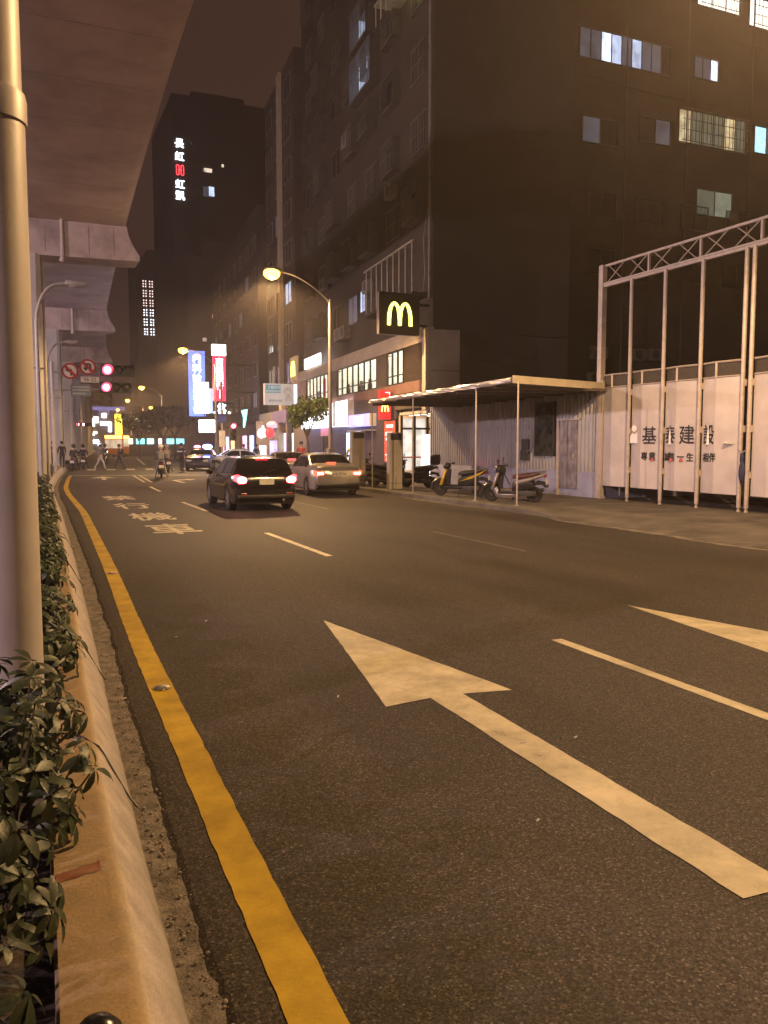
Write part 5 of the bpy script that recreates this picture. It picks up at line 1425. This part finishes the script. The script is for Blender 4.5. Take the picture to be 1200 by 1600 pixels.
q=MB(); q.ball((-.34,-.1,1.58),(.32,.22,.16),12,8); q.build('blue_beacon',emit('beacon_blue',(.10,.20,1.0),90),lb,True)
# ------------------------------------------------------------------ bus
bus=thing('city_bus','orange city bus with glowing amber destination strip turning far down the street','bus',(12.4,119,0),R(163))
M_BUSO=mat('bus_orange',(.70,.24,.03),.4,0,.08,1); AMB=emit('amber_strip',(1.0,.55,.08),7.0)
q=MB(); q.bbox((0,0,1.65),(2.45,9.5,2.6),.18); q.build('body',M_BUSO,bus,True)
q=MB(); q.bbox((0,4.762,1.75),(2.1,.04,1.15),.05); q.build('windscreen',emit('bus_screen_glow',(.95,.75,.55),.55,.5,1.5),bus)
q=MB(); q.bbox((0,4.765,2.66),(2.15,.05,.42),.05); q.build('destination_panel',AMB,bus)
for sx in (-1,1):
    q=MB(); q.bbox((sx*1.228,0.2,2.62),(.03,8.4,.40),.01); q.build('side_strip',AMB,bus)
    for k in range(6):
        q=MB(); q.bbox((sx*1.226,-3.7+k*1.5,1.85),(.02,1.35,.95),.03); q.build('side_window',emit('bus_window_glow',(.95,.72,.50),.5,.5,1),bus)
    for y in (-3.0,3.0):
        q=MB(); q.lathe([(.2,-.12),(.46,-.12),(.46,.12),(.2,.12)],16,0,Matrix.Translation((sx*1.1,y,.46))@Matrix.Rotation(PI/2,4,'Y')); q.build('wheel',M_TYRE,bus,True)
    q=MB(); q.ball((sx*.9,4.76,.75),(.20,.06,.15),10,6); q.build('headlight',emit('bus_head',(1,.93,.8),14),bus,True)
q=MB(); q.bbox((0,0,.45),(2.3,9.2,.35),.05); q.build('skirt',M_TRIM,bus)
# far oncoming cars, only their silhouettes and headlights read
for (x,y,lab) in ((8.3,150,'small far oncoming car with headlights, left of the bus'),(11.0,176,'tiny far oncoming car with headlights near the street end'),(9.6,168,'tiny far oncoming car with headlights behind the nearer one')):
    car('sedan_car',lab,(x,y,0),R(173),'sedan',4.5,1.75,1.45,M_GREYP,'off','','far oncoming cars','car',True)
# ------------------------------------------------------------------ scooters
def scooter(name,label,loc,rz,pc_,sc_,seat=M_TRIM,case=False,lean=0.0,group='parked scooters',simple=False,lit=False,mirror=True):
    # local +Y is forward; wheelbase about 1.25 m
    t=thing(name,label,'scooter',loc,rz,group); t.rotation_euler=(0,R(lean),rz)
    def wheel(y,r=.225,w=.055):
        M=Matrix.Translation((0,y,r))@Matrix.Rotation(PI/2,4,'Y'); b=MB()
        b.lathe([(r*.60,-w*.6),(r*.88,-w),(r,-w*.5),(r,w*.5),(r*.88,w),(r*.60,w*.6)],20,0,M); o=b.build('wheel',M_TYRE,t,True)
        b=MB(); b.lathe([(.02,.05),(r*.2,.05),(r*.25,.015),(r*.55,.02),(r*.62,.035),(r*.62,-.035),(r*.55,-.02),(r*.25,-.015),(r*.2,-.05),(.02,-.05)],16,0,M); b.build('rim',mat('scooter_rim',(.16,.155,.15),.4,.6),o,True)
    wheel(.62); wheel(-.62)
    dk=mat('scooter_black',(.018,.017,.017),.4,0,.15,6)
    # front apron: curved shell from fender to handlebar
    def shell(name,m,prof,w0,w1,par=None):
        # prof: list of (y,z,halfwidth,thick)
        b=MB(); n=len(prof)
        for (y,z,hw_,th) in prof:
            for k in range(7):
                a=-PI/2+PI*k/6; b.v.append((hw_*math.sin(a),y+th*math.cos(a),z))
            for k in range(7):
                a=PI/2-PI*k/6; b.v.append((hw_*.9*math.sin(a),y-.03+th*.25*math.cos(a),z))
        for i in range(n-1):
            for j in range(14): a=i*14+j; c=i*14+(j+1)%14; b.f.append((a,c,c+14,a+14)); b.m.append(0)
        b.f += [tuple(range(13,-1,-1)),tuple((n-1)*14+j for j in range(14))]; b.m+=[0,0]
        return b.build(name,m,par or t,True)
    shell('front_apron',pc_,[(.55,.36,.11,.10),(.50,.48,.17,.10),(.45,.62,.20,.09),(.40,.76,.19,.09),(.36,.86,.15,.07)],0,0)
    shell('leg_shield',dk,[(.36,.32,.16,.03),(.36,.5,.22,.03),(.33,.7,.21,.03),(.30,.84,.15,.03)],0,0)
    b=MB(); fp=[]
    for i in range(9):
        a=R(-10+i*25); fp.append((0,.62+.275*math.cos(a),.225+.275*math.sin(a)))
    b.tube(fp[:7],.075,6); b.build('front_fender',dk,t,True)
    b=MB(); b.tube([(.05,.62,.225),(.05,.54,.45),(0,.42,.8),(0,.36,.95)],[.03,.03,.035,.03],8); b.tube([(-.05,.62,.225),(-.05,.54,.45),(0,.42,.8)],.03,8); b.build('fork',dk,t,True)
    # cowl, handlebar, mirrors, light
    b=MB(); b.ball((0,.37,.95),(.15,.13,.11),12,8); cw=b.build('handlebar_cowl',dk if sc_ is not pc_ else dk,t,True)
    b=MB(); b.ball((0,.475,.93),(.09,.04,.06),10,6); b.build('headlight',mat('headlight_glass',(.6,.6,.58),.08),cw,True)
    b=MB(); b.tube([(-.33,.24,1.0),(-.15,.33,.99),(.15,.33,.99),(.33,.24,1.0)],.017,8); b.tube([(-.35,.235,1.0),(-.22,.29,1.0)],.024,8); b.tube([(.22,.29,1.0),(.35,.235,1.0)],.024,8); b.build('handlebar',dk,t,True)
    if mirror:
        for sx in (-1,1):
            b=MB(); b.tube([(sx*.2,.31,1.0),(sx*.25,.33,1.16)],.009,6); b.ball((sx*.27,.33,1.20),(.065,.02,.045),10,6); b.build('mirror',dk,t,True)
    # floor
    b=MB(); b.bbox((0,.12,.29),(.34,.56,.09),.03); b.build('floorboard',dk,t,True)
    # tail body and seat (lofted)
    def loft(name,m,secs,par=None):
        b=MB(); N=12
        for (y,zc,hw_,hh) in secs:
            for k in range(N):
                a=2*PI*k/N; c,s_=math.cos(a),math.sin(a)
                b.v.append((hw_*abs(c)**.7*(1 if c>0 else -1),y,zc+hh*abs(s_)**.7*(1 if s_>0 else -1)))
        for i in range(len(secs)-1):
            for j in range(N): a=i*N+j; c=i*N+(j+1)%N; b.f.append((a,c,c+N,a+N)); b.m.append(0)
        b.f += [tuple(range(N-1,-1,-1)),tuple((len(secs)-1)*N+j for j in range(N))]; b.m+=[0,0]
        return b.build(name,m,par or t,True)
    loft('engine_body',dk,[(-.02,.42,.14,.14),(-.12,.48,.17,.19),(-.4,.50,.17,.17),(-.62,.52,.15,.10)])
    loft('tail_body',sc_,[(-.10,.57,.165,.05),(-.25,.60,.185,.075),(-.5,.66,.18,.075),(-.75,.74,.15,.06),(-.93,.80,.09,.035)])
    loft('seat',seat,[(-.02,.72,.10,.05),(-.12,.735,.155,.065),(-.4,.755,.165,.07),(-.65,.80,.15,.06),(-.78,.83,.10,.03)])
    b=MB(); b.tube([(-.13,-.55,.82),(-.13,-.90,.88),(0,-.97,.89),(.13,-.90,.88),(.13,-.55,.82)],.016,6); b.build('grab_rail',M_RIM if not simple else dk,t,True)
    b=MB(); b.bbox((0,-.93,.755),(.22,.06,.07),.02); b.build('tail_light',M_TAIL if lit else mat('tail_red_off',(.25,.01,.01),.2),t)
    b=MB(); b.bbox((0,-.985,.60),(.26,.012,.16),.004,0,Matrix.Translation((0,0,0))); b.build('number_plate',M_PLATE,t)
    b=MB(); b.prism([(-.70,.62),(-.98,.56),(-1.02,.44),(-.95,.44),(-.86,.52),(-.62,.50)],-.08,.08,'x'); b.build('rear_fender',dk,t)
    b=MB(); b.tube([(.14,-.10,.20),(.15,-.35,.22),(.155,-.55,.27),(.155,-.85,.34)],[.025,.03,.055,.05],10); b.build('exhaust',mat('exhaust_steel',(.10,.095,.09),.4,.6),t,True)
    b=MB(); b.bbox((-.11,-.42,.27),(.08,.55,.16),.03); b.build('drive_case',mat('drive_case_grey',(.09,.088,.085),.5,.4),t,True)
    b=MB(); b.tube([(-.1,-.05,.25),(-.2,-.02,.02)],.014,6); b.build('side_stand',dk,t)
    b=MB(); b.tube([(0,-.62,.225),(.12,-.58,.6)],.022,6); b.tube([(-.12,-.62,.225),(-.12,-.58,.6)],.022,6); b.build('shock_absorber',dk,t)
    if case:
        b=MB(); b.bbox((0,-.85,1.06),(.42,.38,.34),.07); b.build('top_case',dk,t,True)
    return t
M_YEL=mat('scooter_yellow',(.62,.40,.02),.3,0,.06,3,coat=.4); M_SIL=mat('scooter_silver',(.36,.33,.31),.35,.5,.08,3); M_DRED=mat('seat_maroon',(.10,.035,.03),.5)
# front wheels point left along the kerb (+Y), machines seen from their left rear flank
s1=scooter('motor_scooter','yellow and black scooter parked on the pavement under the canopy',(12.62,22.95,.15),R(44),M_YEL,M_TRIM,lean=-7,mirror=False)
# bright yellow side panel on the tail
for sx in (-1,1):
    b=MB(); b.prism([(-.10,.50),(-.45,.66),(-.92,.86),(-.72,.70),(-.50,.60)],sx*.178,sx*.196,'x'); b.build('side_panel',M_YEL,s1)
s2=scooter('motor_scooter','grey scooter with maroon seat parked nearest the gates',(12.72,19.98,.15),R(42),M_SIL,M_SIL,M_DRED,lean=-7)
b=MB(); b.ball((0,.33,.90),(.16,.14,.16),14,10); b.build('helmet_cover',mat('black_cloth',(.012,.012,.013),.7,0,.3,20),s2,True)
b=MB(); b.tube([(-.12,.22,.85),(-.16,.12,.7),(-.14,.05,.52)],.016,6); b.build('strap',mat('black_cloth',(.012,.012,.013),.7,0,.3,20),s2,True)
b=MB(); b.tube([(0,.50,.40),(0,.40,.24),(0,.1,.22),(0,-.2,.26)],[.12,.16,.17,.14],10); b.build('lower_fairing',M_SIL,s2,True)
M_SBLK=mat('scooter_gloss_black',(.025,.023,.024),.25,0,.1,3,coat=.4)
scooter('motor_scooter','black scooter parked left of the front panel stand',(12.75,28.6,.15),R(-110),M_SBLK,M_SBLK,lean=-7)
scooter('motor_scooter','dark scooter with top case parked right of the front panel stand',(13.35,27.9,.15),R(60),M_SBLK,M_SBLK,case=True,lean=-7)
scooter('motor_scooter','dark scooter parked at the kerb behind the silver car',(12.6,31.2,.15),R(20),M_SBLK,M_SBLK,lean=-7)
scooter('motor_scooter','dark scooter beside the rear panel stand, half hidden',(13.1,31.0,.15),R(28),M_SBLK,M_SIL,lean=-7)
# ------------------------------------------------------------------ people
SK=mat('skin',(.42,.27,.19),.6); HAIR=mat('hair_black',(.012,.010,.010),.5)
def person(label,loc,rz,shirt,pants,pose='stand',helmet=None,bag=None,scale=1.0,hair=True):
    t=thing('person',label,'person',loc,rz,'people in the street'); t.scale=(scale,)*3
    J={}
    def add(k,p,r): J[k]=(Vector(p),r)
    if pose in('ride',):
        add('pel',(0,-.18,.86),.15); add('bel',(0,-.14,1.03),.145); add('che',(0,-.08,1.24),.16); add('nek',(0,-.03,1.44),.055); add('hed',(0,.0,1.60),.10)
        legs=[(s,(s*.13,.20,.80),(s*.30,.12,.10),(s*.32,.27,.05)) for s in(-1,1)]; arms=[(s,(s*.24,.10,1.10),(s*.27,.34,1.02),(s*.26,.42,1.02)) for s in(-1,1)]
        hips=[(s*.10,-.12,.84) for s in(-1,1)]; sh=1.37; shy=-.05
    else:
        wk={'stand':(.0,.0),'walk':(.30,-.28)}[pose]
        add('pel',(0,0,.95),.14); add('bel',(0,.01,1.10),.13); add('che',(0,0,1.28),.15); add('nek',(0,.01,1.47),.052); add('hed',(0,.03,1.61),.098)
        legs=[(s,(s*.105,(wk[0] if s>0 else wk[1])*.55+.03,.51),(s*.10,(wk[0] if s>0 else wk[1])-(.12 if pose=='walk' and s<0 else 0),.09),(s*.11,(wk[0] if s>0 else wk[1])+.15,.045)) for s in(-1,1)]
        sw=.16 if pose=='walk' else .02
        arms=[(s,(s*.235,-s*sw*.5-.02,1.15),(s*.25,-s*sw+.06,.92),(s*.25,-s*sw+.09,.82)) for s in(-1,1)]
        hips=[(s*.095,0,.90) for s in(-1,1)]; sh=1.40; shy=0
    vs=[];rs=[];es=[];zone=[]
    def V(p,r,z): vs.append(Vector(p)); rs.append(r); zone.append(z); return len(vs)-1
    ip=V(J['pel'][0],J['pel'][1],'pants'); ib=V(J['bel'][0],J['bel'][1],'shirt'); ic=V(J['che'][0],J['che'][1],'shirt'); inn=V(J['nek'][0],J['nek'][1],'skin'); ih=V(J['hed'][0],J['hed'][1],'skin'); it=V(J['hed'][0]+Vector((0,.0,.10)),.07,'skin')
    es += [(ip,ib),(ib,ic),(ic,inn),(inn,ih),(ih,it)]
    for k,(s,kn,an,to) in enumerate(legs):
        a=V(hips[k],.095,'pants'); b_=V(kn,.066,'pants'); c=V(an,.045,'pants'); d=V(to,.04,'shoe'); es += [(ip,a),(a,b_),(b_,c),(c,d)]
    for (s,el,wr,ha) in arms:
        a=V((s*.175,shy,sh),.066,'shirt'); b_=V(el,.048,'shirt'); c=V(wr,.034,'skin'); d=V(ha,.035,'skin'); es += [(ic,a),(a,b_),(b_,c),(c,d)]
    me=bpy.data.meshes.new('body'); me.from_pydata(vs,es,[])
    ob=bpy.data.objects.new('body',me); COL.objects.link(ob)
    sm=ob.modifiers.new('s','SKIN'); sm.use_smooth_shade=True; ob.modifiers.new('d','SUBSURF').levels=1
    sv=me.skin_vertices[0].data
    for i,r in enumerate(rs): sv[i].radius=(r,r*(.78 if zone[i]=='shirt' and r>.1 else 1)); sv[i].use_root=(i==0)
    dg=bpy.context.evaluated_depsgraph_get(); nm=bpy.data.meshes.new_from_object(ob.evaluated_get(dg)); bpy.data.objects.remove(ob)
    order=['skin','shirt','pants','shoe']
    nm.materials.clear()
    for m in (SK,shirt,pants,M_TRIM): nm.materials.append(m)
    for p in nm.polygons:
        c=p.center; best=1e9; zz=0
        for (a,b_) in es:
            A,B=vs[a],vs[b_]; d=B-A; tt=max(0,min(1,(c-A).dot(d)/max(1e-6,d.length_squared))); q=(A+d*tt-c).length-(rs[a]+(rs[b_]-rs[a])*tt)
            if q<best: best=q; zz=zone[b_] if tt>.5 else zone[a]
        p.material_index=order.index(zz); p.use_smooth=True
    place('body',nm,t)
    H_=J['hed'][0]
    if helmet:
        b=MB(); b.ball((H_.x,H_.y-.01,H_.z+.05),(.145,.165,.15),14,10); b.build('helmet',helmet,t,True)
    elif hair:
        b=MB(); b.ball((H_.x,H_.y-.025,H_.z+.055),(.108,.115,.115),12,8); b.build('hair',HAIR,t,True)
    b=MB(); b.ball((H_.x,H_.y+.105,H_.z-.01),(.016,.02,.028),6,5); b.build('nose',SK,t,True)
    if bag:
        b=MB(); c=J['che'][0]; b.bbox((c.x,c.y-.21,c.z-.06),(.32,.17,.44),.06); b.build('backpack',bag,t,True)
    return t
def cloth(n,c): return mat('cloth_'+n,c,.8,0,.15,8)
GREY=cloth('grey',(.25,.25,.28)); DARK=cloth('dark',(.03,.03,.035)); WHITE=cloth('white',(.62,.60,.58)); YELB=cloth('yellow',(.62,.50,.06)); PINK=cloth('pink',(.55,.06,.28)); NAVY=cloth('navy',(.03,.04,.09)); BEIGE=cloth('beige',(.36,.30,.24)); REDC=cloth('red',(.35,.04,.04)); HELW=mat('helmet_white',(.75,.74,.72),.2); HELD=mat('helmet_dark',(.03,.03,.03),.2)
scooter('motor_scooter','dark scooter stopped mid-road under a white-helmeted rider',(6.75,45.2,0),R(-8),M_SBLK,M_SBLK,group='ridden scooters',mirror=True)
person('rider in grey jacket and white helmet seen from behind mid-road',(6.75,45.2,0),R(-8),GREY,cloth('pale',(.42,.42,.48)),'ride',HELW,GREY)
scooter('motor_scooter','dark scooter waiting at the kerb end on the left',(3.1,58.6,0),R(-10),M_SBLK,M_SBLK,group='ridden scooters')
person('dark-clothed rider waiting on a scooter at the left kerb end',(3.1,58.6,0),R(-10),DARK,DARK,'ride',HELD)
scooter('motor_scooter','scooter waiting beyond the rider at the left kerb end',(3.9,61.8,0),R(-6),M_SBLK,M_SBLK,group='ridden scooters')
person('second rider beyond the dark-clothed one at the left kerb end',(3.9,61.8,0),R(-6),NAVY,DARK,'ride',HELD)
scooter('motor_scooter','scooter stopped beside the patrol car and officer',(8.3,53.0,0),R(-4),M_SBLK,M_SBLK,group='ridden scooters')
person('rider in pale grey jacket stopped beside the officer',(8.3,53.0,0),R(-4),BEIGE,DARK,'ride',mat('helmet_grey',(.35,.33,.33),.25))
scooter('motor_scooter','small dark scooter farther off, behind the crossing walkers',(6.6,76,0),R(170),M_SBLK,M_SBLK,group='ridden scooters')
person('rider on the small scooter farther off behind the crossing walkers',(6.6,76,0),R(170),NAVY,DARK,'ride',HELD)
person('dark-clothed walker crossing in front of the orange bus',(6.2,60.6,0),R(80),cloth('brown',(.10,.07,.06)),DARK,'walk',None,DARK)
person('walker in white trousers crossing left of the dark walker',(4.95,60.9,0),R(-85),cloth('tan',(.25,.19,.15)),WHITE,'walk')
person('officer in dark uniform with reflective stripe beside the patrol car',(9.35,54.0,0),R(-60),NAVY,DARK,'stand',None,None,1.05)
q=MB(); q.box(-.19,.19,-.165,.165,1.20,1.26); o_=q.build('reflective_band',mat('reflective_band',(.85,.86,.88),.3),bpy.data.objects['person.007'] if 'person.007' in bpy.data.objects else None)
person('person in yellow top with dark bag on the pavement behind the silver car',(14.7,37.6,.15),R(150),YELB,DARK,'walk',None,DARK)
person('person in bright pink shirt by the blue shop door',(15.9,39.6,.15),R(-130),PINK,NAVY,'stand')
person('person in dark red standing under the small street tree',(14.0,43.4,.15),R(160),REDC,DARK,'stand')
person('dark-haired person standing behind the white sedan, nearer its bonnet',(15.3,61.5,0),R(180),cloth('brown',(.10,.07,.06)),DARK,'stand')
person('dark-haired person standing behind the white sedan, nearer its boot',(16.4,62.0,0),R(170),NAVY,DARK,'stand')
person('person standing among the median plants, nearer the columns',(1.75,55.5,.2),R(30),REDC,DARK,'stand')
person('person standing at the median edge, nearer the road',(2.35,58.0,.2),R(20),DARK,DARK,'stand')
# ------------------------------------------------------------------ umbrella-leaf shrubs along the kerb
M_SHRUB=mat('shrub_leaf',(.030,.046,.016),.48,0,.30,6,.15,40); M_SHRUB2=mat('shrub_leaf_pale',(.045,.060,.020),.48,0,.25,6,.15,40); M_DEAD=mat('dead_leaf',(.085,.055,.022),.6,0,.3,8); M_STEM=mat('shrub_stem',(.09,.07,.04),.8)
def leaf_pts(L,w):
    # leaflet along +Y, folded along the midrib and drooping
    rows=[(0,.02,0),(.18,.55,.012),(.42,1.0,.016),(.68,.92,.004),(.88,.55,-.022),(1.0,.02,-.05)]
    vs=[];fs=[]
    for (t,wf,dz) in rows:
        z=dz*L*2.2; vs += [(-w*wf,t*L,z+.10*w*wf),(0,t*L,z-.05*w),(w*wf,t*L,z+.10*w*wf)]
    for i in range(len(rows)-1):
        k=3*i; fs += [(k,k+1,k+4,k+3),(k+1,k+2,k+5,k+4)]
    return vs,fs
def leaf_mesh(L,w,m):
    b=MB(); b.add(*leaf_pts(L,w)); return b.mesh('leaf',m,True)
LEAVES=[leaf_mesh(.088,.017,M_SHRUB),leaf_mesh(.104,.019,M_SHRUB),leaf_mesh(.080,.018,M_SHRUB2)]
DEADLEAF=leaf_mesh(.085,.014,M_DEAD)
def whorls(rnd,n,R_,H_,cx=0,cy=0,z0=.05):
    out=[]
    for _ in range(n):
        a=rnd.uniform(0,2*PI); e=rnd.uniform(-.15,1.0)
        r=R_*rnd.uniform(.65,1.05); zz=z0+H_*(.25+.75*max(0,e))*rnd.uniform(.8,1.05)
        rr=r*math.sqrt(max(.05,1-.75*max(0,e)**2))
        p=Vector((cx+rr*math.cos(a),cy+rr*math.sin(a),zz))
        up=Vector((math.cos(a)*(1.1-e*.7),math.sin(a)*(1.1-e*.7),.45+.7*max(0,e))).normalized()
        out.append((p,up))
    return out
def leaf_matrices(rnd,wh):
    for (p,up) in wh:
        q=Vector((0,0,1)).rotation_difference(up).to_matrix().to_4x4(); k=rnd.choice([6,7,7,8]); a0=rnd.uniform(0,6)
        for i in range(k):
            an=a0+i*2*PI/k+rnd.uniform(-.22,.22); tilt=R(rnd.uniform(-58,4)); s=rnd.uniform(.5,1.25)
            yield Matrix.Translation(p)@q@Matrix.Rotation(an,4,'Z')@Matrix.Translation((0,.012,0))@Matrix.Rotation(tilt,4,'X')@Matrix.Scale(s,4)
def stems(rnd,wh,par,z0=0):
    b=MB()
    for i,(p,up) in enumerate(wh):
        if i%2: continue
        b.tube([(p.x*.25,p.y*.25,z0),(p.x*.7,p.y*.7,p.z*.6),tuple(p)],[.007,.005,.003],5)
    b.build('stem',M_STEM,par,True)
def near_shrub(loc,label,n,R_,H_,seed):
    rnd=random.Random(seed); t=thing('shrub',label,'shrub',loc,0,'shrubs along the kerb')
    wh=whorls(rnd,n,R_,H_); stems(rnd,wh,t); c=0; extra=MB()
    for M in leaf_matrices(rnd,wh):
        c+=1; o=place('leaf',DEADLEAF if rnd.random()<.03 else rnd.choice(LEAVES),t); o.matrix_local=M
    # shaded inner foliage too dense to pick apart
    wi=whorls(rnd,int(n*1.3),R_*.68,H_*.72)
    for M in leaf_matrices(rnd,wi): extra.add(*leaf_pts(.10,.021),0,M)
    stuff(extra.build('inner_foliage',M_SHRUB,t,True))
    return t
near_shrub((-.42,1.85,.2),'umbrella-leaf shrub filling the bottom left corner',40,.42,.62,1)
near_shrub((-.28,2.6,.2),'umbrella-leaf shrub, second from the bottom left corner',42,.36,.62,2)
near_shrub((-.14,3.35,.2),'umbrella-leaf shrub leaning over the kerb before the cream pole',42,.42,.68,3)
near_shrub((-.16,4.2,.2),'umbrella-leaf shrub right in front of the cream pole',40,.40,.55,4)
def far_mesh(seed,n):
    rnd=random.Random(seed); wh=whorls(rnd,n,.46,.50); b=MB()
    for M in leaf_matrices(rnd,wh): b.add(*leaf_pts(.115,.024),0,M)
    return b.mesh('foliage',M_SHRUB,True)
FM=[far_mesh(s,70) for s in (11,12,13)]
ordn=['first','second','third','fourth','fifth','sixth','seventh','eighth','ninth','tenth','eleventh','twelfth','thirteenth','fourteenth','fifteenth','sixteenth','seventeenth','eighteenth','nineteenth','twentieth','twenty-first','twenty-second','twenty-third','twenty-fourth','twenty-fifth','twenty-sixth','twenty-seventh','twenty-eighth','twenty-ninth','thirtieth','thirty-first','thirty-second','thirty-third','thirty-fourth','thirty-fifth','thirty-sixth','thirty-seventh','thirty-eighth','thirty-ninth','fortieth']
y=5.6; i=0; rnd=random.Random(77)
while y<54 and i<40:
    t=thing('shrub','leafy kerbside shrub, %s beyond the cream pole'%ordn[i],'shrub',(KB(y)-.36-.27+rnd.uniform(-.05,.04),y,.2),rnd.uniform(0,6.28),'shrubs along the kerb')
    f=place('foliage',FM[i%3],t,None,None,(1,1,rnd.uniform(.8,1.1))); stuff(f)
    b=MB(); b.tube([(0,0,0),(.02,0,.3)],[.014,.006],5); b.tube([(0,0,0),(-.1,.06,.28)],[.01,.004],5); b.build('stem',M_STEM,t)
    i+=1; y+=.72+y*.022
# ------------------------------------------------------------------ thin haze added to give lamps a halo and lift the dark distance
def haze(dens=.0016):
    b=MB(); b.box(-60,120,-45,300,-1.2,72)
    m=bpy.data.materials.new('added_haze'); m.use_nodes=True; n=m.node_tree; n.nodes.clear()
    o=n.nodes.new('ShaderNodeOutputMaterial'); v=n.nodes.new('ShaderNodeVolumePrincipled')
    v.inputs['Color'].default_value=(.95,.84,.82,1); v.inputs['Density'].default_value=dens; v.inputs['Anisotropy'].default_value=.65
    n.links.new(v.outputs[0],o.inputs['Volume'])
    h=b.build('haze',m); stuff(h); return h
haze()
